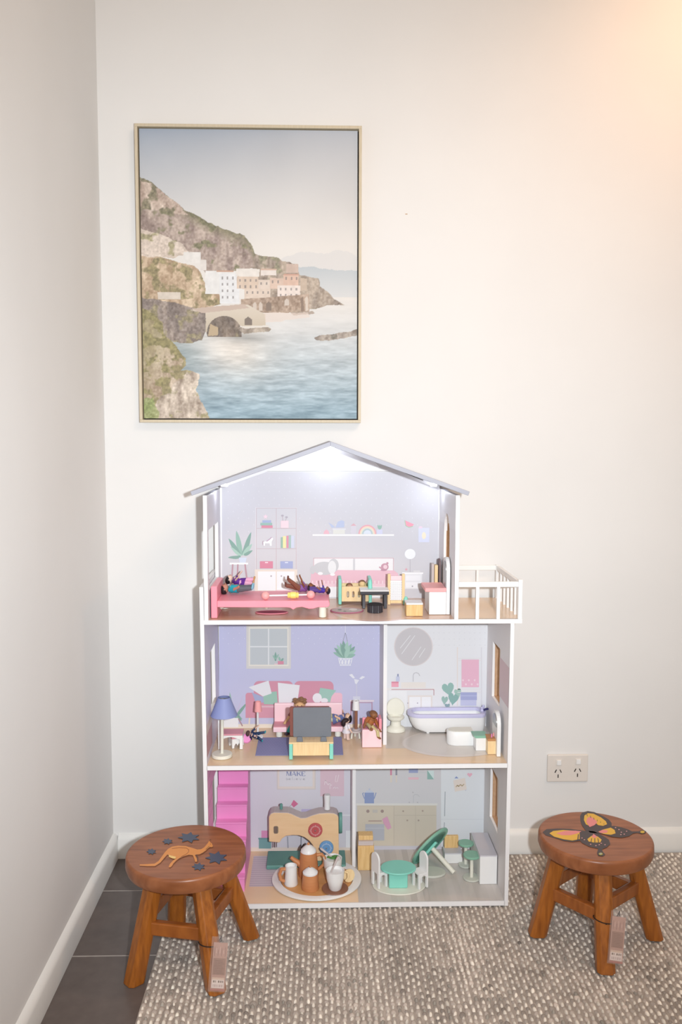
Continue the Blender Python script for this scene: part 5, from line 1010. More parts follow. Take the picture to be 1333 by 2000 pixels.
MB().prism(rrect(ca, cb, cz0_, cz1_, .004)[::-1], 'y', ytv, ytv+.004).build('rear_panel', GREYD, tv, bevel=.0006, seg=1)
MB().prism(rrect(ca-.0085, cb-.004, cz0_+.001, cz1_+.0006, .004)[::-1], 'y', ytv+.0042, ytv+.011).build('body', mat('tv_brown', (140, 86, 78), .5, c2=(128, 76, 68), scale=30), tv, bevel=.0006, seg=1)  # red-brown body, set further left than the grey panel
for px in (586, 632.5): X = W(px, 1443, ytv)[0]; MB().prism([(X-6.5*S(ytv), ztp+.0003), (X+6.5*S(ytv), ztp+.0003), (X+5*S(ytv), cz0_+.002), (X-5*S(ytv), cz0_+.002)], 'y', ytv-.007, ytv-.0003).build('foot', GREYD, tv, bevel=.0008)
# lamp and round table, armchair with doll
p = G(694.5, 1441, z); s_ = S(p[1]); t = thing('toy_side_table', 'small round grey toy table with cream legs by the divider', 'toy table', (p[0], p[1], z)); zt_ = zat(694.5, 1425, p[1])
MB().lathe(cyl(13*s_, zt_-.005, zt_, .001), 28, Matrix.Translation((p[0], p[1], 0))).build('table_top', TAUPE, t, smooth=True)
for k in range(3): a = k*2.094-.5; MB().tube([(p[0]+9.5*s_*math.cos(a), p[1]+9.5*s_*math.sin(a), z), (p[0]+8*s_*math.cos(a), p[1]+8*s_*math.sin(a), zt_-.0048)], .0026, 10).build('leg', CREAM, t, smooth=True)
q = thing('toy_lamp', 'toy table lamp with white shade on a brown pole', 'toy lamp', (p[0], p[1], zt_)); zh, zl = zat(696, 1368, p[1]), zat(696, 1386, p[1]); xq = W(696, 1400, p[1])[0]
MB().lathe(cyl(8*s_, zt_+.0002, zt_+.0028, .0006), 20, Matrix.Translation((xq, p[1], 0))).build('base', TAUPE, q, smooth=True); MB().tube([(xq, p[1], zt_+.0028), (xq, p[1], zh-.002)], .0041, 14).build('pole', BROWN, q, smooth=True); lampshade(q, (xq, p[1]), zl, zh, 7.4*s_, 6.2*s_, TOYW)
x0, x1, y0 = span(708, 746, 1460, z); t = thing('toy_armchair', 'pink box-shaped toy armchair against the room divider', 'toy armchair', ((x0+x1)/2, y0, z)); zs_ = zat(727, 1425.5, y0); dep = .040
MB().box(x0, x1, y0, y0+dep, z, zs_).build('seat_box', PALEPINK, t, bevel=.0012)
zt_ = zat(742, 1400, y0+.02); MB().box(x1-.007, x1, y0+.002, y0+dep-.0005, zs_+.0001, zt_).build('backrest', PINK, t, bevel=.0015)
for ya in (y0+dep-.006,): MB().box(x0+.002, x1-.0072, ya, ya+.0055, zs_+.0001, zs_+.021).build('armrest', PINK, t, bevel=.0015)
MB().box(x0+.001, x1-.0072, y0+.001, y0+dep-.0065, zs_+.0001, zs_+.0018).build('seat_cushion', ROSE, t, bevel=.0006)
zc = zs_+.0022; pp = W2(721, 1415, y0+.016)
doll('doll in rust brown top slumped in the pink toy armchair', (pp[0], y0+.016, zc), Matrix.Translation((pp[0]-.002, y0+.016, zc)) @ Matrix.Rotation(.42, 4, 'Y') @ Matrix.Rotation(.5, 4, 'Z') @ Matrix.Translation((0, 0, -.0300)), .074, (150, 98, 64), (128, 86, 58), (172, 104, 58), (214, 200, 150), (150, 104, 70), ((.4, .3), (.2, .7), (2.0, .4, .4), (1.6, .3, 1.4)))
pp = W2(493, 1450, G(496, 1452, z)[1])
doll('doll in navy and teal outfit fallen on the floor beside small pink-topped table', (pp[0], pp[1], z), basis((G(518, 1450, z)[0], G(518, 1450, z)[1], z+.012), Vector((.3, .0, .95)).normalized(), Vector((.15, -.98, -.05)).normalized(), Vector((-.93, -.14, .33)).normalized()), .052, (236, 196, 176), (84, 60, 60), (24, 44, 84), (30, 56, 92), (40, 160, 170), ((.6, .5), (.7, .2), (.4, .2, .6), (.2, .3, .3)))
p = G(482, 1452, z); t = thing('toy_cushion', 'round magenta toy cushion leaning beside the pink-topped little table', 'toy cushion', (p[0], p[1], z)); R_ = .0125
MB().lathe([(0, -.003), (R_*.8, -.003), (R_, 0), (R_*.8, .003), (0, .003)], 24, Matrix.Translation((p[0], p[1], z+R_+.001)) @ Matrix.Rotation(1.2, 4, 'X') @ Matrix.Rotation(.3, 4, 'Y')).build('cover', MAGENTA, t, smooth=True)
# ------------------------------------------------------------------ bathroom
p = G(773.5, 1427, z); s_ = S(p[1]); t = thing('toy_toilet', 'cream toy toilet with raised lid next to the divider', 'toy toilet', (p[0], p[1], z)); T = Matrix.Translation((p[0], p[1], 0)); zb1 = zat(773, 1417, p[1]); zb2 = zat(773, 1404, p[1])
MB().lathe([(0, z), (19*s_, z), (19*s_, z+.006), (17*s_, z+.010), (10.5*s_, z+.015), (9.5*s_, zb2-.006), (14*s_, zb2), (0, zb2)], 32, T, sy=.8).build('pedestal', CREAM, t, smooth=True)
MB().lathe([(0, zb2), (15*s_, zb2), (17*s_, zb2+.004), (17*s_, zb2+.008), (13*s_, zb2+.009), (11*s_, zb2+.004), (0, zb2+.003)], 32, T, sy=.85).build('bowl', CREAM, t, smooth=True)
zl_ = zat(773, 1384, p[1]+.014); MB().lathe([(0, -.0025), (17*s_, -.0025), (18.5*s_, 0), (17*s_, .0025), (0, .0035)], 32, Matrix.Translation((p[0]+.0005, p[1]+.018, zl_)) @ Matrix.Rotation(math.pi/2-.12, 4, 'X'), sy=1.12).build('lid', CREAM, t, smooth=True)
x0, x1, yf_ = span(800, 952, 1436, z); yb_ = min(yf_+.088, -.028); zr0 = zat(870, 1403, yf_); zr1 = zat(870, 1396, yf_)
t = thing('toy_bathtub', 'white toy bathtub with lilac rim and two taps', 'toy bathtub', ((x0+x1)/2, (yf_+yb_)/2, z)); yc = (yf_+yb_)/2
def stadium(x0, x1, yc, hw, n=12): return [(x1-hw*.55+hw*.55*math.cos(a), yc+hw*math.sin(a)) for a in np.linspace(-math.pi/2, math.pi/2, n)]+[(x0+hw-hw*math.cos(a), yc+hw*math.sin(a)) for a in np.linspace(math.pi/2, -math.pi/2, n)]
def loft(rings, closed_bottom=True, top=False):
    m = MB(); n = len(rings[0][0]); vs = []; fs = []
    for pts, zz in rings: vs += [(a, b, zz) for a, b in pts]
    for k in range(len(rings)-1): fs += [(k*n+i, k*n+(i+1) % n, (k+1)*n+(i+1) % n, (k+1)*n+i) for i in range(n)]
    if closed_bottom: fs.append(tuple(range(n-1, -1, -1)))
    if top: fs.append(tuple(range((len(rings)-1)*n, len(rings)*n)))
    return m.add(vs, fs)
xa, xb = W(800, 1400, yf_)[0], W(953, 1400, yf_)[0]; hw = (yb_-yf_)/2; zf_ = z+.0055; H = zr0-zf_
loft([(stadium(xa+.030, xb-.004, yc, hw*.72), zf_), (stadium(xa+.014, xb-.001, yc, hw*.86), zf_+H*.22), (stadium(xa+.006, xb, yc, hw*.93), zf_+H*.6), (stadium(xa+.001, xb, yc, hw*.97), zr0),
      (stadium(xa+.006, xb-.005, yc, hw*.86), zr0+.001), (stadium(xa+.012, xb-.010, yc, hw*.72), zf_+H*.35), (stadium(xa+.02, xb-.02, yc, hw*.5), zf_+.004)], True, True).build('tub', TOYW, t, smooth=True)
loft([(stadium(xa-.001, xb+.001, yc, hw*.99), zr0+.0002), (stadium(xa-.003, xb+.002, yc, hw*1.02), zr0+.003), (stadium(xa-.002, xb+.001, yc, hw), zr1), (stadium(xa+.009, xb-.009, yc, hw*.78), zr1), (stadium(xa+.011, xb-.011, yc, hw*.74), zr0+.002), (stadium(xa-.001, xb+.001, yc, hw*.99), zr0+.0002)], False).build('rim', LILAC, t, smooth=True)
for px in (838, 934): 
    for yy in (yf_+.018, yb_-.018): X = W(px, 1436, yf_)[0]; MB().lathe([(0, z), (.004, z), (.0055, z+.006), (0, z+.0065)], 12, Matrix.Translation((X, yy, 0))).build('foot', TOYW, t, smooth=True)
for px, yy in ((944, yf_+.030), (950, yf_+.046)):
    X = W(px-2, 1385, yy)[0]; X = min(X, xb-.003)
    MB().lathe([(0, zr1), (.0045, zr1), (.0045, zr1+.004), (.0028, zr1+.006), (.0045, zr1+.008), (.003, zr1+.011), (0, zr1+.0115)], 12, Matrix.Translation((X, yy, 0))).build('tap', LILAC, t, smooth=True)
x0, x1, y0 = span(875, 925, 1457, z); t = thing('toy_basin', 'small white rounded toy bath with flat end before the large tub', 'toy basin', ((x0+x1)/2, y0, z)); zt_ = zat(900, 1430, y0); dep = .042
def dshape(k): yc_ = y0+dep/2; h_ = dep/2*k; return [(x1, yc_-h_)]+[(x1, yc_+h_)]+[(x0+dep*.62-(dep*.62)*k*math.sin(a), yc_+h_*math.cos(a)) for a in np.linspace(0, math.pi, 16)]
loft([(dshape(.95), z), (dshape(1), z+.003), (dshape(1), zt_-.0012), (dshape(.96), zt_)], True, True).build('body', TOYW, t, smooth=True); loft([(dshape(.84), zt_+.0001), (dshape(.84), zt_+.0009)], True, True).build('bowl_inset', CREAM, t)
x0, x1, y0 = span(930, 948, 1466.5, z); x1 = W(952, 1460, y0)[0]; t = thing('toy_cabinet', 'white toy box with sage green top beside pine box', 'toy cabinet', ((x0+x1)/2, y0, z)); zt_ = zat(938, 1437, y0)
MB().box(x0, x1, y0, y0+.036, z, zt_-.0065).build('body', TOYW, t, bevel=.001); MB().prism([(x0-.0075, zt_), (x1, zt_), (x1, zt_-.0063), (x0-.001, zt_-.0063)][::-1], 'y', y0-.001, y0+.0365).build('top_board', SAGE, t, bevel=.0006)
x0, x1, y0 = span(949, 969, 1473.5, z); x0 = max(x0, W(952.6, 1466, y0)[0]+.0008); t = thing('toy_cabinet', 'pine toy box with tan overhanging top beside white panel', 'toy cabinet', ((x0+x1)/2, y0, z)); zt_ = zat(958, 1443, y0)
MB().box(x0, x1, y0, y0+.036, z, zt_-.006).build('body', PINE, t, bevel=.001); MB().box(x0-.0005, x1, y0-.001, y0+.037, zt_-.0059, zt_).build('top_board', mat('tan_board', (196, 142, 92), .5, c2=(180, 126, 78), scale=25), t, bevel=.0006)
for k, (px, m_) in enumerate(((961, MAGENTA), (964.5, SALMON))):
    X = W(px, 1440, y0+.010+.008*k)[0]; q = thing('toy_tube', ('dark pink' if k == 0 else 'salmon')+' toy cosmetic tube on the pine toy box', 'toy tube', (X, y0+.01+.008*k, zt_)); MB().lathe([(0, 0), (.0016, 0), (.0018, .004), (.0012, .009), (0, .010)], 10, Matrix.Translation((X, y0+.010+.008*k, zt_+.0003))).build('tube', m_, q, smooth=True)
x0, x1, y0 = span(971, 978.5, 1478, z); t = thing('toy_wall_unit', 'tall thin white toy panel with mirror face at right wall', 'toy panel', ((x0+x1)/2, y0, z)); zt_ = zat(974, 1393, y0+.01)
MB().prism(arch_p(y0, y0+.062, z, zt_), 'x', x0, x1).build('panel', TOYW, t, bevel=.001); MB().prism(arch_p(y0+.008, y0+.054, zt_-.036, zt_-.007), 'x', x0-.0012, x0-.0001).build('mirror', METAL, t)
bx_ = W2(958, 1392, yc+.005)
q = thing('toy_brush', 'navy toy brush lying over right end of lilac tub rim', 'toy brush', (bx_[0], yc, zr1)); MB().tube([(xb-.006, yc-.006, zr1+.0036), (xb+.006, yc+.001, zr1+.0042), (xb+.0085, yc+.002, zr1+.0030)], [.0028, .0034, .0022], 10).build('brush', mat('toy_navy', (62, 58, 110), .4, c2=(54, 50, 100), scale=18), q, smooth=True)
# ------------------------------------------------------------------ ground floor: sewing room
z = ZT[1]
x0, x1, y0 = span(520.5, 676, 1697.5, z); t = thing('toy_sewing_machine', 'wooden toy sewing machine with red and blue dials on teal base', 'toy sewing machine', ((x0+x1)/2, y0, z)); zb1 = zat(598, 1690, y0); dep = min(.085, -.03-y0)
MB().box(x0, x1, y0, y0+dep, z, zb1).build('base', TEAL, t, bevel=.002)
ym0 = y0+.022; ym1 = ym0+.040
def sw(x, yy): q = W(510+x*210/1333, 1540+yy*240/1523, ym0); return (q[0], q[2])
out_l = [(100, 660), (98, 360), (120, 322), (160, 305), (330, 308), (380, 322), (440, 352), (500, 376), (560, 372), (640, 340), (720, 318), (830, 310), (900, 314), (945, 332), (962, 365), (968, 760)]
zbm = zb1+.0003; o2 = [sw(*p) for p in out_l]; o2[-1] = (o2[-1][0], zbm)
inner = [(sw(690, 800)[0], zbm)]+[sw(*p) for p in ((670, 760), (640, 700), (600, 650), (540, 605), (470, 582), (390, 580), (310, 590), (260, 625), (232, 672))]
poly = o2+inner
MB().prism(poly[::-1] if sum(poly[i][0]*poly[(i+1) % len(poly)][1]-poly[(i+1) % len(poly)][0]*poly[i][1] for i in range(len(poly))) < 0 else poly, 'y', ym0, ym1).build('body', mat('toy_birch', (232, 200, 160), .48, c2=(225, 190, 148), scale=18, stretch=(1, 1, 6)), t, bevel=.0015)
tp = [sw(*p) for p in out_l[1:15]]; tp2 = [(a, b+.0016) for a, b in tp]; m = MB()
for i in range(len(tp)-1): m.hexa([(tp[i][0], ym0+.0015, tp[i][1]), (tp[i+1][0], ym0+.0015, tp[i+1][1]), (tp[i+1][0], ym1, tp[i+1][1]), (tp[i][0], ym1, tp[i][1]), (tp2[i][0], ym0+.0015, tp2[i][1]), (tp2[i+1][0], ym0+.0015, tp2[i+1][1]), (tp2[i+1][0], ym1, tp2[i+1][1]), (tp2[i][0], ym1, tp2[i][1])])
m.build('top_cover', TAUPE, t)
RX90 = Matrix.Rotation(math.pi/2, 4, 'X')
for nm, cx_, cy_, m_ in (('red_dial', 675, 510, CRIMSON), ('blue_dial', 812, 728, DIALB)):
    a, b = sw(cx_, cy_); R_ = 91*210/1333*S(ym0); T = Matrix.Translation((a, ym0, b)) @ RX90
    dl = MB().lathe([(0, .0002), (R_, .0002), (R_, .0050), (R_*.93, .0062), (0, .0062)], 40, T).build('dial', m_, t, smooth=True); dl['label'] = nm.replace('_', ' '); m = MB().ball((0, 0, .0068), .0021, 10, 6, T).build('screw', METAL, dl, smooth=True)
    m = MB()
    for k in range(24): a_ = k*math.pi/12; c_, s2 = math.cos(a_), math.sin(a_); m.add([tuple(T @ Vector((c_*R_*.55-s2*w_, s2*R_*.55+c_*w_, .0063))) for w_ in (-.0004, .0004)]+[tuple(T @ Vector((c_*R_*(.72 if k % 6 else .8)-s2*w_, s2*R_*(.72 if k % 6 else .8)+c_*w_, .0063))) for w_ in (.0004, -.0004)], [(0, 1, 2, 3)])
    mk = m.build('dial_marks', TOYW, dl); mk['kind'] = 'stuff'
a, b = sw(968, 466); R_ = 138*240/1523*S(ym0); MB().lathe(cyl(R_, 0, .009, .001), 36, Matrix.Translation((a+.0003, (ym0+ym1)/2, b)) @ Matrix.Rotation(math.pi/2, 4, 'Y'), sy=.55).build('hand_wheel', TEAL, t, smooth=True)
a, b = sw(186, 512); m = MB().prism(rrect(a-.0065, a+.0065, b-.0105, b+.0105, .0045)[::-1], 'y', ym0-.0004, ym0-.0001); hs_ = m.build('needle_slot', mat('slot_lining', (150, 132, 112), .6, c2=(140, 122, 102), scale=30), t)
for k in (-1, 1): MB().tube([(a+k*.0024, ym0-.0014, b-.0095), (a+k*.0024, ym0-.0014, b+.009)], .0013, 8).build('thread_rod', METAL, hs_, smooth=True)
a, b = sw(247, 240); MB().lathe([(0, 0), (.0042, 0), (.0042, .012), (.003, .0145), (0, .015)], 14, Matrix.Translation((a, (ym0+ym1)/2, sw(247, 300)[1]+.0018))).build('tension_knob', TEAL, t, smooth=True)
a, b = sw(823, 300); hsp = sw(823, 112)[1]-b; MB().lathe([(0, .0018), (.0082, .0018), (.0078, hsp*.5), (.0088, hsp*.9), (.0078, hsp), (0, hsp)], 20, Matrix.Translation((a, (ym0+ym1)/2, b))).build('thread_spool', TOYW, t, smooth=True)
a, b = sw(172, 660); zz = sw(172, 752)[1]
for dx in (-.003, .0035): MB().tube([(a+dx, (ym0+ym1)/2-.008, b+.001), (a+dx, (ym0+ym1)/2-.008, max(zz, zb1+.001))], .0015, 8).build('needle_bar', METAL, t, smooth=True)
# tray with tea set
p = G(619, 1729.5, z); s_ = S(p[1]); R_ = 92*s_; tz = z
yf_ = G(619, 1763, z)[1]; tr_ = thing('toy_tray', 'round white-rimmed wooden toy tray carrying a tea set', 'tray', (p[0], p[1], z))
pc_ = (p[0], max(p[1], YF+R_*.93+.004)); T = Matrix.Translation((pc_[0], pc_[1], 0)); ky = .93
MB().lathe([(R_*.80, z), (R_*.94, z), (R_, z+.003), (R_, z+.0065), (R_*.97, z+.0075), (R_*.82, z+.0058), (R_*.80, z+.003), (R_*.80, z)], 64, T, sy=ky).build('rim', TOYW, tr_, smooth=True)
MB().lathe([(0, z+.0004), (R_*.797, z+.0004), (R_*.797, z+.0040), (0, z+.0040)], 64, T, sy=ky).build('base', mat('tray_wood', (214, 160, 104), .42, c2=(202, 146, 90), scale=14, stretch=(1, 6, 1)), tr_)
zt_ = z+.0043
def onT(px, py): return G(px, py, zt_)
def vessel(name, label, cat, px, py, prof, m, extra=None):
    q = onT(px, py); k = S(q[1]); t = thing(name, label, cat, (q[0], q[1], zt_)); T = Matrix.Translation((q[0], q[1], zt_)); MB().lathe([(r*k, h*k) for r, h in prof], 32, T).build('body', m, t, smooth=True)
    return t, q, k, T
t, q, k, T = vessel('toy_teapot', 'terracotta toy teapot with white lid at back of tray', 'toy teapot', 603, 1709, [(0, 0), (20, 0), (21, 3), (17.5, 40), (16.5, 50), (0, 50)], TERRA)
MB().lathe([(0, 50*k+.0002), (16*k, 50*k+.0002), (15*k, 55*k), (8*k, 61*k), (2.5*k, 64*k), (0, 64.5*k)], 28, T).build('lid', TOYW, t, smooth=True); MB().ball((0, 0, 66*k), 3*k, 10, 7, T).build('lid_knob', TERRA, t, smooth=True)
MB().tube([tuple(T @ Vector((-15*k, 0, 22*k))), tuple(T @ Vector((-26*k, 0, 30*k))), tuple(T @ Vector((-36*k, 0, 38*k)))], [7*k, 5*k, 3.4*k], 14).build('spout', TERRA, t, smooth=True)
MB().tube([tuple(T @ Vector((x*k, 0, h*k))) for x, h in ((17, 42), (27, 44), (33, 36), (31, 22), (20, 12))], 3.4*k, 10).build('handle', TERRA, t, smooth=True)
MB().tube([tuple(T @ Vector((x*k, 4*k, h*k))) for x, h in ((-16, 50), (-13, 58), (-9, 63))], 1.6*k, 8).build('lid_loop', STRING, t, smooth=True)
t, q, k, T = vessel('toy_sugar_pot', 'terracotta toy sugar pot with white lid at front of tray', 'toy pot', 606.5, 1735, [(0, 0), (17.5, 0), (18.2, 2), (15.6, 30), (15.4, 32), (0, 32)], TERRA)
MB().lathe([(0, 32*k+.0002), (15.2*k, 32*k+.0002), (15.4*k, 35*k), (9*k, 41*k), (3*k, 44*k), (0, 44.4*k)], 28, T).build('lid', TOYW, t, smooth=True); MB().ball((0, 0, 45.5*k), 2*k, 10, 7, T).build('lid_knob', TERRA, t, smooth=True)
t, q, k, T = vessel('toy_creamer', 'white toy milk jug with wooden handle at left of tray', 'toy jug', 569, 1727, [(0, 0), (13, 0), (14, 2), (12, 24), (12, 40), (10.4, 40.5), (10.2, 34), (0, 33)], TOYW)
MB().tube([tuple(T @ Vector((x*k, -3*k, h*k))) for x, h in ((-11, 34), (-19, 34), (-23, 24), (-21, 12), (-13, 8))], 3.6*k, 10).build('handle', TERRA, t, smooth=True)
q = onT(655, 1738); k = S(q[1]); sc_ = thing('toy_saucer', 'round brown wooden toy saucer under the front white cup', 'toy saucer', (q[0], q[1], zt_)); T = Matrix.Translation((q[0], q[1], zt_))
MB().lathe([(0, 0), (20*k, 0), (27*k, 3.2*k), (26.5*k, 4.4*k), (18*k, 2.2*k), (0, 2.0*k)], 36, T).build('dish', BROWN, sc_, smooth=True)
def cup(label, q, k, zc):
    t = thing('toy_cup', label, 'toy cup', (q[0], q[1], zc)); T = Matrix.Translation((q[0], q[1], zc)); MB().lathe([(0, 0), (11*k, 0), (13*k, 3*k), (18*k, 24*k), (19.2*k, 40*k), (17.6*k, 40*k), (16.4*k, 34*k), (0, 33*k)], 32, T).build('bowl', TOYW, t, smooth=True)
    return t, T
c1, T1 = cup('white toy cup on brown saucer holding a grey spoon', q, k, zt_+2.3*k); c2_, k2 = onT(650, 1712), S(onT(650, 1712)[1]); c2, T2 = cup('white toy cup behind the saucer holding green mint leaves', c2_, k2, zt_)
MB().tube([tuple(T1 @ Vector((22*k, 0, 16*k))), tuple(T1 @ Vector((27*k, 0, 24*k))), tuple(T1 @ Vector((26*k, 0, 34*k))), tuple(T1 @ Vector((19*k, 0, 36*k)))], 2.2*k, 8).build('handle', PINE, c1, smooth=True)
def spoon(label, T, k, a, b, hb):
    A, B = T @ Vector((a*k, -2*k, 36*k)), T @ Vector((b*k, 2*k, hb*k)); t = thing('toy_spoon', label, 'toy spoon', tuple(A))
    MB().tube([tuple(A), tuple(A.lerp(B, .5)), tuple(B)], [1.6*k, 1.8*k, 2.6*k], 10).build('shaft', TAUPE, t, smooth=True); MB().ball((0, 0, 0), (3.6*k, 2*k, 4.6*k), 10, 7, along(B, B-A)).build('bowl', TAUPE, t, smooth=True)
spoon('grey toy spoon standing in the front white cup', T1, k, -8, 5, 64); spoon('grey toy spoon leaning left out of the rear white cup', T2, k2, 6, -22, 57)
lf = thing('toy_leaves', 'green felt leaf topping in the rear white cup', 'toy leaf', tuple(T2 @ Vector((0, 0, 34*k2))))
for k_, (dx, dy) in enumerate(((-4, 0), (6, 2), (1, -4))): MB().ball((dx*k2, dy*k2, 41.5*k2), (8*k2, 5*k2, 2.2*k2), 10, 5, T2).build('leaf', mat('felt_green', (92, 150, 84), .8, c2=(80, 136, 74), scale=60), lf, smooth=True)
qq = onT(682, 1722); kk = S(qq[1]); t = thing('toy_biscuit', 'pale wooden toy biscuit leaning behind the front cup', 'toy biscuit', (qq[0], qq[1], zt_)); MB().lathe(cyl(13*kk, -.002, .002, .0006), 24, Matrix.Translation((qq[0], qq[1], zt_+13*kk*.98+.0004)) @ Matrix.Rotation(1.35, 4, 'X') @ Matrix.Rotation(.5, 4, 'Y')).build('disc', PINE, t, smooth=True)
# ------------------------------------------------------------------ kitchen
x0, x1, y0 = span(699.5, 731, 1700, z); t = thing('toy_cupboard', 'pine toy cupboard with grey shelf gap beside the kitchen divider', 'toy cupboard', ((x0+x1)/2, y0, z)); zm0, zm1 = zat(715, 1653, y0), zat(715, 1645, y0); ztt = zat(715, 1633, y0+.01); dep = .040
MB().box(x0, x1, y0, y0+dep, z, zm0).build('body', PINEV, t, bevel=.001); MB().box(x0+.001, x1-.0015, y0+.004, y0+dep, zm0+.0001, zm1).build('worktop', TAUPE, t, bevel=.0006); MB().box(x0+.002, x1-.002, y0+.012, y0+dep, zm1+.0001, ztt).build('back_board', PINEV, t, bevel=.0008)
MB().box(x0+.003, x1-.003, y0-.0012, y0-.0001, z+.004, zm0-.004).build('door', PINEV, t, bevel=.0005)
p = G(779.5, 1730, z); k = S(p[1]); t = thing('toy_dining_table', 'mint green toy dining table with oval top on white round base', 'toy table', (p[0], p[1], z)); T = Matrix.Translation((p[0], p[1], 0)); zt_ = zat(778, 1693, p[1]); zb2 = z+.0032
MB().lathe(cyl(54*k, z, zb2, .001), 44, T, sy=.72).build('base', CREAM, t, smooth=True); x0_, x1_ = W(760.5, 1720, p[1]-.020)[0], W(797, 1720, p[1]-.020)[0]
MB().box(x0_, x1_, p[1]-.020, p[1]+.016, zb2+.0001, zt_-.0048).build('pedestal', MINT, t, bevel=.003, seg=3); Tt = Matrix.Translation((W(778.5, 1690, p[1])[0], p[1], 0))
MB().lathe(cyl(36*k, zt_-.0047, zt_, .0012), 44, Tt, sy=.82).build('table_top', MINT, t, smooth=True)
zc_ = zb2+.0003
def turned_chair(label, px, prow, z, th, forward, dw, sl, hs, hb, bt=.0048):
    p = G(px, prow, z); t = thing('toy_chair', label, 'toy chair', (p[0], p[1], z)); c_, s_ = math.cos(th), math.sin(th)
    M = basis((p[0], p[1], z), (forward*c_, forward*s_, 0), (-s_, c_, 0), (0, 0, 1))     # x: from the outer face of the back to the seat front
    flip = forward < 0
    def add(name, m, bev=.0008):
        if flip: m.f = [f[::-1] for f in m.f]
        return m.build(name, TOYW, t, bevel=bev)
    q = dw*.24; sh = .0042; m = MB()
    m.prism(arch_p(0, dw, hs-sh, hb), 'x', 0, bt, M); add('back_panel', m)
    for ya in (0, dw-q): m = MB(); m.box(0, bt, ya, ya+q, 0, hs-sh-.0001, M); add('leg', m)
    m = MB(); m.box(bt+.0001, bt+sl, 0, dw, hs-sh, hs, M); add('seat', m)
    for ya in (.0003, dw-q-.0003): m = MB(); m.box(bt+sl-.0052, bt+sl-.0004, ya, ya+q, 0, hs-sh-.0001, M); add('leg', m)
    for ya in (.0006, dw-.0042):
        m = MB(); L = bt+sl-.0053; a0 = bt+.0002; m.prism([(a0, hs-sh-.0002), (a0, hs-sh-.0085)]+[(a0+(L-a0)*k/8, hs-sh-.0085+.006*math.sin(math.pi*k/8)) for k in range(1, 8)]+[(L, hs-sh-.0085), (L, hs-sh-.0002)], 'y', ya, ya+.0036, M); add('apron', m, 0)
hb_ = zat(733, 1671, G(737, 1737, zc_)[1])-zc_; hs_ = zat(745, 1707, G(737, 1737, zc_)[1])-zc_
turned_chair('white toy chair at the left of the mint dining table', 740, 1737, zc_, .50, 1, .036, .023, hs_, hb_)
turned_chair('white toy chair at the right of the mint dining table', 837, 1733, zc_, .50, -1, .034, .024, hs_, hb_)
p = G(843, 1706, z); k = S(p[1]); t = thing('toy_stand_base', 'loose round pale toy stand base lying under tipped table', 'toy base', (p[0], p[1], z)); MB().lathe(cyl(29.5*k, z, z+.0062, .0012), 40, Matrix.Translation((p[0], p[1], 0)), sy=.72).build('disc', mat('pale_sage', (206, 208, 198), .45, c2=(200, 202, 192), scale=20), t, smooth=True)
# tipped round table
yT = -.119; k = S(yT); C0 = W2(841, 1652.5, yT); ax = Vector((.62, -.56, -.53)).normalized(); t = thing('toy_tipped_table', 'round sage green toy table tipped on its side on a cream leg', 'toy table', (C0[0], yT, z)); T = along(C0, ax); R_ = 49*k
MB().lathe([(0, -.004), (R_-.001, -.004), (R_, -.003), (R_, .0008), (R_-.001, .0018), (0, .0018)], 48, T).build('table_top', SAGE, t, smooth=True); MB().lathe([(R_*.86, .0019), (R_*.98, .0019), (R_*.98, .0023), (R_*.86, .0023), (R_*.86, .0019)], 48, T).build('underside_ring', MINT, t, smooth=True)
cr = ax.cross(Vector((0, 1, 0))).normalized(); B1 = C0+ax*.0085; s1 = B1
mm = basis(C0+ax*.0021, cr, ax.cross(cr), ax); MB().box(-.020, .020, -.0065, .0065, 0, .007, mm).build('cross_brace', MINT, t, bevel=.002)
MB().tube([tuple(C0+ax*.0092), tuple(C0+ax*.091)], .0062, 18).build('leg', CREAM, t, smooth=True)
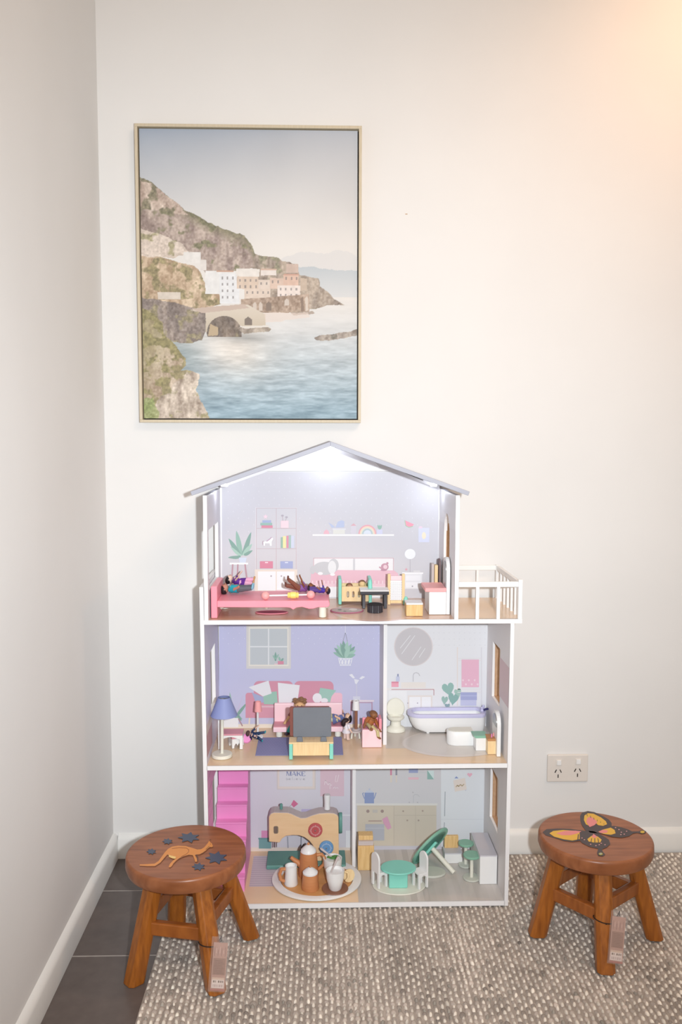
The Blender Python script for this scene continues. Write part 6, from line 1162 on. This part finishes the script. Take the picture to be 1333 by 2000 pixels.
# sink unit, stools, counter
x0, x1, y0 = span(869, 903.5, 1686.5, z); t = thing('toy_sink_unit', 'white toy sink unit with grey top and pine upstand', 'toy cabinet', ((x0+x1)/2, y0, z)); zt_ = zat(886, 1666.5, y0); dep = min(.040, -.026-y0)
MB().box(x0, x1, y0, y0+dep, z, zt_-.003).build('body', TOYW, t, bevel=.001); MB().box(x0-.0003, x1+.0003, y0-.0006, y0+dep, zt_-.0029, zt_).build('worktop', GREYL, t, bevel=.0006); MB().box(W(869, 1640, y0+dep-.01)[0], W(896, 1640, y0+dep-.01)[0], y0+dep-.010, y0+dep, zt_+.0001, zat(882, 1633, y0+dep-.01)).build('upstand', PINEV, t, bevel=.001)
def bar_stool(label, px, prow, pseat, rs, rb_, dx=0):
    p = G(px, prow, z); k = S(p[1]); t = thing('toy_bar_stool', label, 'toy stool', (p[0], p[1], z), None); T = Matrix.Translation((p[0], p[1], 0)); zs_ = zat(px, pseat, p[1])
    MB().lathe(cyl(rb_*k, z, z+.0045, .001), 32, T).build('base', mat('pale_sage', (206, 208, 198)), t, smooth=True); MB().tube([(p[0], p[1], z+.0045), (p[0], p[1], zs_-.0065)], .0046, 14).build('post', CREAM, t, smooth=True)
    MB().lathe(cyl(rs*k, zs_-.0064, zs_, .0016), 32, T).build('seat', SAGE, t, smooth=True); return t
bar_stool('sage green toy bar stool nearest the front beside the counter', 921.5, 1715.5, 1668, 17.5, 17.5); bar_stool('sage green toy bar stool behind another by the counter', 910, 1690, 1645, 15.5, 15)
x0, x1, y0 = span(937.5, 971, 1727, z); zt_ = zat(955, 1671, y0); yb_ = min(max(G(930, 1626, zt_)[1], y0+.12), -.03); t = thing('toy_counter', 'long white toy kitchen counter with grey top by right wall', 'toy counter', ((x0+x1)/2, (y0+yb_)/2, z))
x0b = W(913.5, 1625, yb_)[0]; x1b = min(W(946, 1625, yb_)[0], x1); x0b = min(x0, x0b) if abs(x0b-x0) < .012 else x0
MB().box(x0, x1, y0, yb_, z, zt_-.003).build('body', TOYW, t, bevel=.001); MB().box(x0-.0004, x1+.0004, y0-.0006, yb_+.0003, zt_-.0029, zt_).build('worktop', GREYL, t, bevel=.0006)
